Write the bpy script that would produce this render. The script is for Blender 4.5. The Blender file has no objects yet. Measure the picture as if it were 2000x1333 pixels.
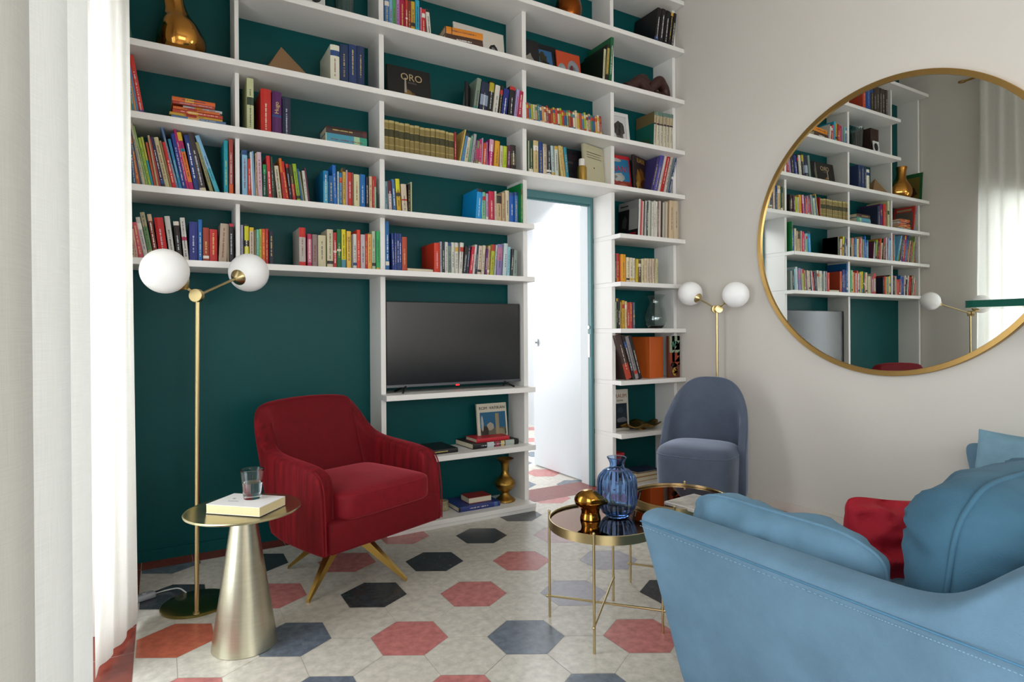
import bpy, bmesh, math, random
from mathutils import Vector, Matrix, noise
PI=math.pi
S=bpy.context.scene
COL=S.collection
# ------------------------------------------------------------ camera, world, lights, exposure
cd=bpy.data.cameras.new('camera'); cam=bpy.data.objects.new('camera',cd); COL.objects.link(cam)
yaw,pitch,roll=.5307,.0015,-.0065
F=Vector((math.sin(yaw)*math.cos(pitch),math.cos(yaw)*math.cos(pitch),-math.sin(pitch)))
Rt=Vector((math.cos(yaw),-math.sin(yaw),0)); Up=Rt.cross(F)
cr,sr=math.cos(roll),math.sin(roll); Rt,Up=Rt*cr+Up*sr,Up*cr-Rt*sr
M=Matrix((Rt,Up,-F)).transposed().to_4x4(); M.translation=Vector((0,-3.231,1.13))
cam.matrix_world=M
cd.sensor_width=36; cd.lens=1177.78/2000*36; cd.shift_x=-.00127; cd.shift_y=-.00668; cd.clip_start=.02
S.camera=cam
S.view_settings.view_transform='Standard'; S.view_settings.look='None'; S.view_settings.gamma=1
S.view_settings.exposure=-0.1
S.view_settings.use_curve_mapping=False
w=bpy.data.worlds.new('overcast_sky'); S.world=w; w.use_nodes=True
w.node_tree.nodes['Background'].inputs[0].default_value=(.86,.93,1,1)
w.node_tree.nodes['Background'].inputs[1].default_value=1.4
def area(name,loc,direction,sx,sy,power,col=(1,1,1)):
    l=bpy.data.lights.new(name,'AREA'); l.shape='RECTANGLE'; l.size=sx; l.size_y=sy; l.energy=power; l.color=col
    o=bpy.data.objects.new(name,l); o.location=loc; o.rotation_euler=Vector(direction).to_track_quat('-Z','Y').to_euler(); COL.objects.link(o); return o
area('daylight_window_left',(-.6,-.92,1.25),(1,.05,0),.84,2.2,34,(.93,.97,1))
area('daylight_window_behind',(-.62,-4.4,1.5),(1,.12,0),2.5,2.0,150,(.95,.98,1))
area('daylight_window_back',(1.9,-6.75,1.6),(0,1,0),2.4,2.2,115,(1,.99,.96))
area('daylight_next_room',(1.1,2.5,1.5),(.35,-1,-.1),2.0,2.0,48,(.97,.98,1))
area('overhead_fill_next_room',(2.9,1.7,2.9),(-.05,-.25,-1),1.6,1.8,150,(.97,.98,1))  # added fill lamp under the closed ceiling, brightens the floor beyond the doorway
# ------------------------------------------------------------ helpers
def lin(h):
    r=[int(h[i:i+2],16)/255 for i in (0,2,4)]
    return tuple(c/12.92 if c<=.04045 else ((c+.055)/1.055)**2.4 for c in r)+(1,)
MATS={}
def mat(name,hexc,rough=.5,metal=0,bump=0,bscale=60,var=0,vscale=8,sheen=0,trans=0,ior=1.45,spec=.5,coat=0,aniso=0,stretch=None,emit=None,sub=0,sheen_col=None):
    if name in MATS: return MATS[name]
    m=bpy.data.materials.new(name); m.use_nodes=True; nt=m.node_tree; b=nt.nodes['Principled BSDF']; N=nt.nodes.new; L=nt.links.new
    c=lin(hexc); b.inputs['Base Color'].default_value=c; b.inputs['Roughness'].default_value=rough; b.inputs['Metallic'].default_value=metal
    b.inputs['IOR'].default_value=ior; b.inputs['Specular IOR Level'].default_value=spec; b.inputs['Coat Weight'].default_value=coat
    b.inputs['Transmission Weight'].default_value=trans; b.inputs['Anisotropic'].default_value=aniso
    if sheen: b.inputs['Sheen Weight'].default_value=sheen; b.inputs['Sheen Roughness'].default_value=.35; b.inputs['Sheen Tint'].default_value=lin(sheen_col) if sheen_col else c
    if sub: b.inputs['Subsurface Weight'].default_value=sub; b.inputs['Subsurface Radius'].default_value=(.02,.02,.02)
    if emit: b.inputs['Emission Color'].default_value=lin(emit[0]); b.inputs['Emission Strength'].default_value=emit[1]
    tc=N('ShaderNodeTexCoord')
    def vec(sc):
        mp=N('ShaderNodeMapping'); L(tc.outputs['Object'],mp.inputs[0]); mp.inputs['Scale'].default_value=sc if not isinstance(sc,(int,float)) else (sc,)*3; return mp
    if var:
        n=N('ShaderNodeTexNoise'); n.inputs['Scale'].default_value=1; n.inputs['Detail'].default_value=6; n.inputs['Roughness'].default_value=.6
        sc=(vscale,)*3 if not stretch else tuple(vscale*k for k in stretch)
        L(vec(sc).outputs[0],n.inputs[0])
        mx=N('ShaderNodeMix'); mx.data_type='RGBA'; mx.blend_type='MIX'
        mx.inputs[6].default_value=tuple(x*(1-var) for x in c[:3])+(1,); mx.inputs[7].default_value=tuple(min(1,x*(1+var)) for x in c[:3])+(1,)
        rmp=N('ShaderNodeMapRange'); rmp.inputs[1].default_value=.3; rmp.inputs[2].default_value=.7
        L(n.outputs[0],rmp.inputs[0]); L(rmp.outputs[0],mx.inputs[0]); L(mx.outputs[2],b.inputs['Base Color'])
    if bump:
        n=N('ShaderNodeTexNoise'); n.inputs['Scale'].default_value=1; n.inputs['Detail'].default_value=4
        L(vec((bscale,)*3 if not stretch else tuple(bscale*k for k in stretch)).outputs[0],n.inputs[0])
        bp=N('ShaderNodeBump'); bp.inputs['Strength'].default_value=bump; bp.inputs['Distance'].default_value=.004; L(n.outputs[0],bp.inputs['Height']); L(bp.outputs[0],b.inputs['Normal'])
    MATS[name]=m; return m
def paper(h): return mat('printed_cover_'+h,h,.45)
def mesh_obj(name,bm,mats,parent=None,smooth=False,auto=None):
    me=bpy.data.meshes.new(name); bm.normal_update(); bm.to_mesh(me); bm.free()
    if not isinstance(mats,(list,tuple)): mats=[mats]
    for m in mats: me.materials.append(m)
    if smooth:
        for p in me.polygons: p.use_smooth=True
        if auto: me.set_sharp_from_angle(angle=math.radians(auto))
    o=bpy.data.objects.new(name,me); COL.objects.link(o)
    if parent: o.parent=parent
    return o
def tag(o,label,cat,group=None,kind=None):
    if label: o['label']=label
    if cat: o['category']=cat
    if group: o['group']=group
    if kind: o['kind']=kind
    return o
def thing(name,label,cat,loc=(0,0,0),rz=0,group=None):
    o=bpy.data.objects.new(name,None); COL.objects.link(o); o.empty_display_size=.05
    o.location=loc; o.rotation_euler=(0,0,rz); return tag(o,label,cat,group)
def struct(name,bm,mats,label=None,smooth=False):
    o=mesh_obj(name,bm,mats,None,smooth); o['kind']='structure'; return o
def box(bm,x0,x1,y0,y1,z0,z1,mi=0,bev=0,seg=1,mtx=None):
    vs=[bm.verts.new((x,y,z)) for x in (x0,x1) for y in (y0,y1) for z in (z0,z1)]
    fs=[(0,1,3,2),(4,6,7,5),(0,4,5,1),(2,3,7,6),(0,2,6,4),(1,5,7,3)]
    ff=[bm.faces.new([vs[i] for i in f]) for f in fs]
    for f_ in ff: f_.material_index=mi
    if bev:
        ed={e for f_ in ff for e in f_.edges}
        r=bmesh.ops.bevel(bm,geom=list(ed),offset=bev,segments=seg,affect='EDGES',profile=.5)
        for f_ in r['faces']: f_.material_index=mi
        vs=list({v for f_ in r['faces'] for v in f_.verts}|{v for v in vs if v.is_valid})
    if mtx is not None: bmesh.ops.transform(bm,matrix=mtx,verts=[v for v in vs if v.is_valid])
    return vs
def nb(): return bmesh.new()
def bxo(name,b,m,parent=None,bev=.0015,seg=1,smooth=False):
    bm=nb(); box(bm,*b,bev=bev,seg=seg); return mesh_obj(name,bm,m,parent,smooth)
def lathe(bm,prof,n=48,mi=0,mod=None,c=(0,0,0),cap=True):
    rings=[]
    for (r,z) in prof:
        ring=[]
        for k in range(n):
            a=2*PI*k/n; rr=r*(mod(a,z) if mod else 1)
            ring.append(bm.verts.new((c[0]+rr*math.cos(a),c[1]+rr*math.sin(a),c[2]+z)))
        rings.append(ring)
    for a,b in zip(rings,rings[1:]):
        for k in range(n):
            f_=bm.faces.new((a[k],a[(k+1)%n],b[(k+1)%n],b[k])); f_.material_index=mi
    if cap:
        f_=bm.faces.new(list(reversed(rings[0]))); f_.material_index=mi
        f_=bm.faces.new(rings[-1]); f_.material_index=mi
    return rings
def smoothprof(pts,sub=6):
    out=[]
    P=[pts[0]]+list(pts)+[pts[-1]]
    for i in range(1,len(P)-2):
        for k in range(sub):
            t=k/sub; o=[]
            for d in (0,1):
                a,b,c,e=P[i-1][d],P[i][d],P[i+1][d],P[i+2][d]
                o.append(.5*((2*b)+(-a+c)*t+(2*a-5*b+4*c-e)*t*t+(-a+3*b-3*c+e)*t**3))
            out.append((max(.0005,o[0]),o[1]))
    out.append(pts[-1]); return out
def tube(bm,pts,r,n=10,closed=False,mi=0,caps=True,r1=None):
    pts=[Vector(p) for p in pts]; m=len(pts); rings=[]; prev=None
    for i,p in enumerate(pts):
        if closed: t=(pts[(i+1)%m]-pts[i-1]).normalized()
        else: t=((pts[i+1] if i<m-1 else pts[i])-(pts[i-1] if i else pts[i])).normalized()
        if prev is None:
            a=Vector((0,0,1)) if abs(t.z)<.9 else Vector((1,0,0)); u=t.cross(a).normalized()
        else: u=(prev-t*prev.dot(t)).normalized()
        v=t.cross(u); prev=u
        rr=r if r1 is None else r+(r1-r)*i/(m-1)
        rings.append([bm.verts.new(p+(u*math.cos(2*PI*k/n)+v*math.sin(2*PI*k/n))*rr) for k in range(n)])
    seq=list(zip(rings,rings[1:]))+([(rings[-1],rings[0])] if closed else [])
    for a,b in seq:
        for k in range(n):
            f_=bm.faces.new((a[k],a[(k+1)%n],b[(k+1)%n],b[k])); f_.material_index=mi
    if caps and not closed: bm.faces.new(list(reversed(rings[0]))); bm.faces.new(rings[-1])
def sphere(bm,c,r,u=32,v=16,sc=(1,1,1)):
    bmesh.ops.create_uvsphere(bm,u_segments=u,v_segments=v,radius=r,matrix=Matrix.Translation(c)@Matrix.Diagonal((*sc,1)))
def subsurf(o,l=2):
    md=o.modifiers.new('subsurf','SUBSURF'); md.levels=l; md.render_levels=l; return o
def text_mesh(name,body,size,m,parent,mtx,extrude=.0004,align='LEFT',sx=1):
    cu=bpy.data.curves.new(name,'FONT'); cu.body=body; cu.size=size; cu.extrude=extrude; cu.align_x=align; cu.resolution_u=3
    t=bpy.data.objects.new(name,cu); COL.objects.link(t)
    bpy.context.view_layer.update()
    me=bpy.data.meshes.new_from_object(t.evaluated_get(bpy.context.evaluated_depsgraph_get()))
    bpy.data.objects.remove(t); me.materials.clear(); me.materials.append(m)
    me.transform(mtx@Matrix.Diagonal((sx,1,1,1)))
    o=bpy.data.objects.new(name,me); COL.objects.link(o); o.parent=parent; return o
UPR=Matrix(((1,0,0,0),(0,0,-1,0),(0,1,0,0),(0,0,0,1)))   # text plane -> facing -Y
def catmull(pts,sub=8,closed=False):
    P=[Vector(p) for p in pts]; n=len(P); out=[]
    rng=range(n) if closed else range(n-1)
    for i in rng:
        a=P[(i-1)%n] if closed or i>0 else P[0]; b=P[i]; c=P[(i+1)%n]; e=P[(i+2)%n] if closed or i+2<n else P[-1]
        for k in range(sub):
            t=k/sub; out.append(.5*((2*b)+(-a+c)*t+(2*a-5*b+4*c-e)*t*t+(-a+3*b-3*c+e)*t**3))
    if not closed: out.append(P[-1])
    return out
# ------------------------------------------------------------ materials
WHITE=mat('white_lacquer','e9e7e3',.42,bump=.02,bscale=25)
TEAL=mat('teal_paint','004a4b',.42,bump=.05,bscale=18,var=.06,vscale=3,spec=.22)
WALL=mat('warm_white_plaster','d8d3cb',.75,bump=.05,bscale=30,var=.015,vscale=2)
CEIL=mat('white_ceiling_plaster','e6e2da',.8)
BRASS=mat('brushed_brass','c8b585',.28,1)
BRASS_D=mat('aged_brass','a98440',.32,1,var=.25,vscale=30)
GOLD=mat('polished_gold','c98f45',.14,1,bump=.05,bscale=18)
CHAMP=mat('champagne_metal','cfcbb4',.3,1,bump=.05,bscale=40,stretch=(1,1,12),var=.05,vscale=10)
CHROME=mat('steel','b9bbbd',.3,1)
PAGES=mat('book_pages','d9cfb4',.8,var=.06,vscale=60,stretch=(1,1,20))
BLACK=mat('black_plastic','0b0b0c',.35)
def glass(name,hexc,rough=0.0,ior=1.45):
    m=bpy.data.materials.new(name); m.use_nodes=True; nt=m.node_tree; nt.nodes.clear(); N=nt.nodes.new
    o=N('ShaderNodeOutputMaterial'); g=N('ShaderNodeBsdfGlass'); g.inputs[0].default_value=lin(hexc); g.inputs[1].default_value=rough; g.inputs[2].default_value=ior
    nt.links.new(g.outputs[0],o.inputs[0]); return m
GLASS=glass('clear_glass','f4f8f7')
# ------------------------------------------------------------ structure
XL,XR=-.215,3.396; YB=.301; CZ=3.86; YF=-6.2
def shell(name,boxes,m):
    bm=nb()
    for b in boxes: box(bm,*b)
    return struct(name,bm,m)
# bookshelf wall with the doorway, painted teal; the other side and next room white
DX0,DX1,DZ=2.045,2.755,2.122
shell('wall_back',[(XL-.3,DX0,YB,YB+.12,0,CZ),(DX1,XR+.3,YB,YB+.12,0,CZ),(DX0,DX1,YB,YB+.12,DZ,CZ)],TEAL)
shell('wall_right',[(XR,XR+.15,YF,YB,0,CZ)],WALL)
shell('wall_front',[(XL-.3,.7,YF-.15,YF,0,CZ),(3.1,XR+.15,YF-.15,YF,0,CZ),(.7,3.1,YF-.15,YF,0,.9),(.7,3.1,YF-.15,YF,2.5,CZ)],WALL)
shell('wall_left',[(XL-.3,XL,-.48,YB,0,CZ),(XL-.3,XL,-2.35,-.48,2.4,CZ),(XL-.3,XL,-3.15,-2.35,0,CZ),(XL-.3,XL,-5.6,-3.15,2.4,CZ),(XL-.3,XL,YF,-5.6,0,CZ)],WALL)
shell('ceiling',[(XL-.3,XR+.15,YF-.15,YB+.12,CZ,CZ+.1)],CEIL)
shell('baseboard_right',[(XR-.012,XR,YF,.0,0,.055)],mat('skirting_paint','d8d0c6',.5))
shell('baseboard_back',[(XL,1.075,YB-.01,YB,0,.055)],TEAL)
# next room
WN=mat('next_room_white_paint','dde1e4',.7)
shell('wall_next_room_right',[(3.95,4.05,YB+.12,3.6,0,2.95)],WN)
shell('wall_next_room_left',[(-.3,-.2,YB+.12,3.6,0,2.95)],WN)
shell('wall_next_room_back',[(-.3,4.05,3.6,3.7,0,2.95)],WN)
shell('wall_next_room_near',[(-.3,DX0,YB+.121,YB+.135,0,2.95),(DX1,4.05,YB+.121,YB+.135,0,2.95),(DX0,DX1,YB+.121,YB+.135,DZ,2.95)],WN)
shell('ceiling_next_room',[(-.3,4.05,YB+.12,3.7,2.96,3.05)],CEIL)
# windows: painted frames with glass
WF=mat('window_frame_paint','e8e8e4',.4)
def window(name,axis,a0,a1,z0,z1,pos,nmul):
    bm=nb()
    def bb(p,q,zz0,zz1,d=.03):
        if axis=='y': box(bm,pos-d,pos+d,p,q,zz0,zz1,bev=.003)
        else: box(bm,p,q,pos-d,pos+d,zz0,zz1,bev=.003)
    bb(a0,a1,z0,z0+.07);bb(a0,a1,z1-.07,z1)
    for k in range(nmul+1):
        c=a0+(a1-a0)*k/nmul; lo=c if k==0 else (c-.07 if k==nmul else c-.05); bb(lo,lo+(.07 if k in(0,nmul) else .1),z0+.07,z1-.07)
    o=struct(name,bm,WF)
    bm=nb()
    if axis=='y': box(bm,pos-.003,pos+.003,a0+.05,a1-.05,z0+.05,z1-.05)
    else: box(bm,a0+.05,a1-.05,pos-.003,pos+.003,z0+.05,z1-.05)
    g=mesh_obj('pane',bm,WGL,o)
    return o
m=bpy.data.materials.new('window_glass'); m.use_nodes=True; nt=m.node_tree; nt.nodes.clear()
_o=nt.nodes.new('ShaderNodeOutputMaterial'); _m=nt.nodes.new('ShaderNodeMixShader'); _t=nt.nodes.new('ShaderNodeBsdfTransparent'); _g=nt.nodes.new('ShaderNodeBsdfGlossy'); _g.inputs['Roughness'].default_value=.02
_m.inputs[0].default_value=.06
nt.links.new(_t.outputs[0],_m.inputs[1]); nt.links.new(_g.outputs[0],_m.inputs[2]); nt.links.new(_m.outputs[0],_o.inputs[0]); WGL=m
window('window_1','y',-2.35,-.48,0,2.4,XL-.2,2)
window('window_2','y',-5.6,-3.15,0,2.4,XL-.2,3)
window('window_3','x',.7,3.1,.9,2.5,YF-.08,3)
# floor of hexagonal cement tiles with a red border
W_=.25; s_=W_/math.sqrt(3); OX,OY=1.170,-.882
def tilemat(n,h,var=.1):
    m=mat(n,h,.27,bump=.06,bscale=45,var=var,vscale=30,spec=.6); return m
TM=[tilemat('cream_cement_tile','c8c3b8',.18),tilemat('red_cement_tile','bb7672',.22),tilemat('slate_cement_tile','656f7b',.28),tilemat('terracotta_border_tile','7a3429',.14),mat('tile_grout','a39d90',.7),tilemat('pale_lilac_cement_tile','a5a3ab',.14),tilemat('charcoal_cement_tile','3b4044',.35),tilemat('rose_lilac_cement_tile','bda2a2',.14),tilemat('orange_red_cement_tile','b5614a',.2)]
known={(0,0):1,(0,-2):2,(0,2):6,(1,-1):5,(1,-3):1,(1,1):1,(1,3):6,(2,0):5,(-1,-1):1,(-1,1):6,(-2,0):2,(-2,2):1,(-3,1):8,(-3,3):6,(-2,4):6,(-1,3):1,(0,4):1,(2,4):6,(2,2):7,(3,-1):1,(-2,-2):2,(-1,-3):1,(0,-4):2,(1,-5):1,(3,1):2,(-1,5):1,(1,5):1}
def clip(poly,fn):
    out=[]
    for a,b in zip(poly,poly[1:]+poly[:1]):
        da,db=fn(a),fn(b)
        if da>=0: out.append(a)
        if (da>=0)!=(db>=0):
            t=da/(da-db); out.append((a[0]+(b[0]-a[0])*t,a[1]+(b[1]-a[1])*t))
    return out
FX0,FY1=-.083,.172
bm=nb(); box(bm,XL-.3,4.05,YF-.1,3.7,-.1,-.0006,mi=4)
rnd=random.Random(5)
def poly(pts,mi,z=0):
    if len(pts)<3: return
    f_=bm.faces.new([bm.verts.new((x,y,z)) for x,y in pts]); f_.material_index=mi
for r in range(-26,22):
    for a in range(-8,14):
        x=OX+W_*a+(W_/2 if r%2 else 0); y=OY+1.5*s_*r
        i2=(x-OX)/.375; i=round(i2)
        col=0
        if abs(i2-i)<.01 and (i-r)%2==0:
            col=known.get((i,r)) or rnd.choice([1,2,1,2,6])
        hexa=[(x+(s_-.0011)*math.cos(math.radians(90+60*k)),y+(s_-.0011)*math.sin(math.radians(90+60*k))) for k in range(6)]
        if y>FY1+.12:
            if y>3.5: continue
            poly(clip(clip(hexa,lambda p:p[1]-.46),lambda p:3.95-p[0]),col); continue
        h2=clip(clip(clip(clip(hexa,lambda p:p[0]-FX0),lambda p:FY1-p[1]),lambda p:XR-p[0]),lambda p:p[1]-YF)
        poly(h2,col)
y=-.689-.22*25
while y<YB:      # left border tiles
    poly([(XL-.29,y+.001),(FX0-.002,y+.001),(FX0-.002,min(y+.218,YB)),(XL-.29,min(y+.218,YB))],3); y+=.22
x=FX0
while x<XR:      # border under the bookshelf wall
    x1=min(x+.219,XR); y1=YB if not (x1>DX0 and x<DX1) else .455
    poly([(x+.001,FY1+.002),(x1,FY1+.002),(x1,y1),(x+.001,y1)],3); x+=.22
struct('floor',bm,TM)
# door frame and leaf
FR=mat('teal_door_frame_paint','4d7c80',.35)
bm=nb()
for (a,b,c,d) in ((DX0,DX0+.03,0,DZ),(DX1-.022,DX1,0,DZ),(DX0+.03,DX1-.022,DZ-.05,DZ)):
    box(bm,a,b,YB-.006,YB+.035,c,d,bev=.002)
box(bm,DX0+.03,DX1-.022,YB+.015,YB+.035,DZ-.062,DZ-.05)
fr=struct('door_1',bm,FR)
bm=nb(); box(bm,DX0,DX0+.012,YB+.036,YB+.134,0,DZ); box(bm,DX1-.012,DX1,YB+.036,YB+.134,0,DZ); box(bm,DX0+.012,DX1-.012,YB+.036,YB+.134,DZ-.012,DZ); struct('trim_1',bm,WN)
dl=thing('door','white flush door leaf standing open into the bright next room','door',(DX1+.025,YB+.15,0))
bxo('door_leaf',(-.02,.02,.005,.68,.008,DZ-.06),mat('white_door_paint','d9dee2',.3),dl,bev=.003)
bm=nb(); box(bm,-.032,-.02,.6,.64,1.02,1.08,bev=.002); tube(bm,[(-.032,.62,1.05),(-.05,.62,1.05)],.006); box(bm,-.056,-.048,.6,.64,1.035,1.065,bev=.002)
mesh_obj('door_handle',bm,CHROME,dl)
bm=nb(); box(bm,-.012,.012,-.0,.006,.98,1.12); mesh_obj('lock_plate',bm,CHROME,dl)
bm=nb(); box(bm,DX1-.026,DX1-.022,YB+.01,YB+.03,.95,1.12); tube(bm,[(DX1-.028,YB+.02,1.17),(DX1-.022,YB+.02,1.17)],.012); k=mesh_obj('strike_plate',bm,CHROME,fr)
# ------------------------------------------------------------ bookshelf
T=.031; rowz={'m2':3.6,'m1':3.243,'0':2.862,'1':2.483,'2':2.153,'3':1.822,'4':1.487}
bs=thing('bookshelf','tall white lacquered bookshelf covering the teal wall around the doorway','bookshelf',(1.6,.15,0))
def bpart(name,b,bev=.0015):
    bm=nb(); box(bm,b[0]-1.6,b[1]-1.6,b[2]-.15,b[3]-.15,b[4],b[5],bev=bev); return mesh_obj(name,bm,WHITE,bs)
XE=XR-.003; XS=-.2
for nm,x0 in (('m2',XS),('m1',.345),('0',.345),('1',XS),('2',XS)):
    bpart('shelf',(x0,XE,0,YB-.001,rowz[nm]-T,rowz[nm]))
for nm in ('3','4'): bpart('shelf',(XS,2.058,0,YB-.001,rowz[nm]-T,rowz[nm]))
for z in (1.821,1.485,1.158,.792,.419): bpart('shelf',(2.762,XE,0,YB-.001,z-T,z))
for z in (.787,.419): bpart('shelf',(1.0812,2.058,0,YB-.001,z-T,z))
for x0,x1 in ((1.0812,2.058),(2.762,XE)):
    bpart('shelf',(x0,x1,0,YB-.001,.022,.05)); bpart('plinth',(x0,x1,.006,YB-.001,0,.022))
d1=.092
def vert(x0,x1,z0,z1,name='divider'): bpart(name,(x0,x1,d1,YB-.001,z0,z1))
zs=[.05,.419,.787,1.487,1.822,2.153,2.483,2.862,3.243,3.6]
def col(x0,x1,lv,name='divider'):
    for a,b in zip(lv,lv[1:]): vert(x0,x1,a,b-T,name)
col(XS,XS+.031,[0+T*0,1.487,1.822,2.153,2.483,3.6],'side_panel')
col(.335,.355,[1.487,1.822,2.153,2.483],'divider'); vert(.335,.355,2.483,3.6-T)
vert(1.081,1.11,0.05,.419-T);vert(1.081,1.11,.419,.787-T)
col(1.081,1.11,[.787,1.487,1.822,2.153,2.483,2.862,3.243,3.6])
col(2.029,2.060,[.05,.419,.787,1.487,1.822,2.153,2.483,2.862,3.243,3.6])
col(2.76,2.791,[.05,.419,.792,1.158,1.485,1.821,2.153,2.483,2.862,3.243,3.6])
col(3.362,XE,[.05,.419,.792,1.158,1.485,1.821,2.153,2.483,2.862,3.243,3.6],'side_panel')
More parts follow.
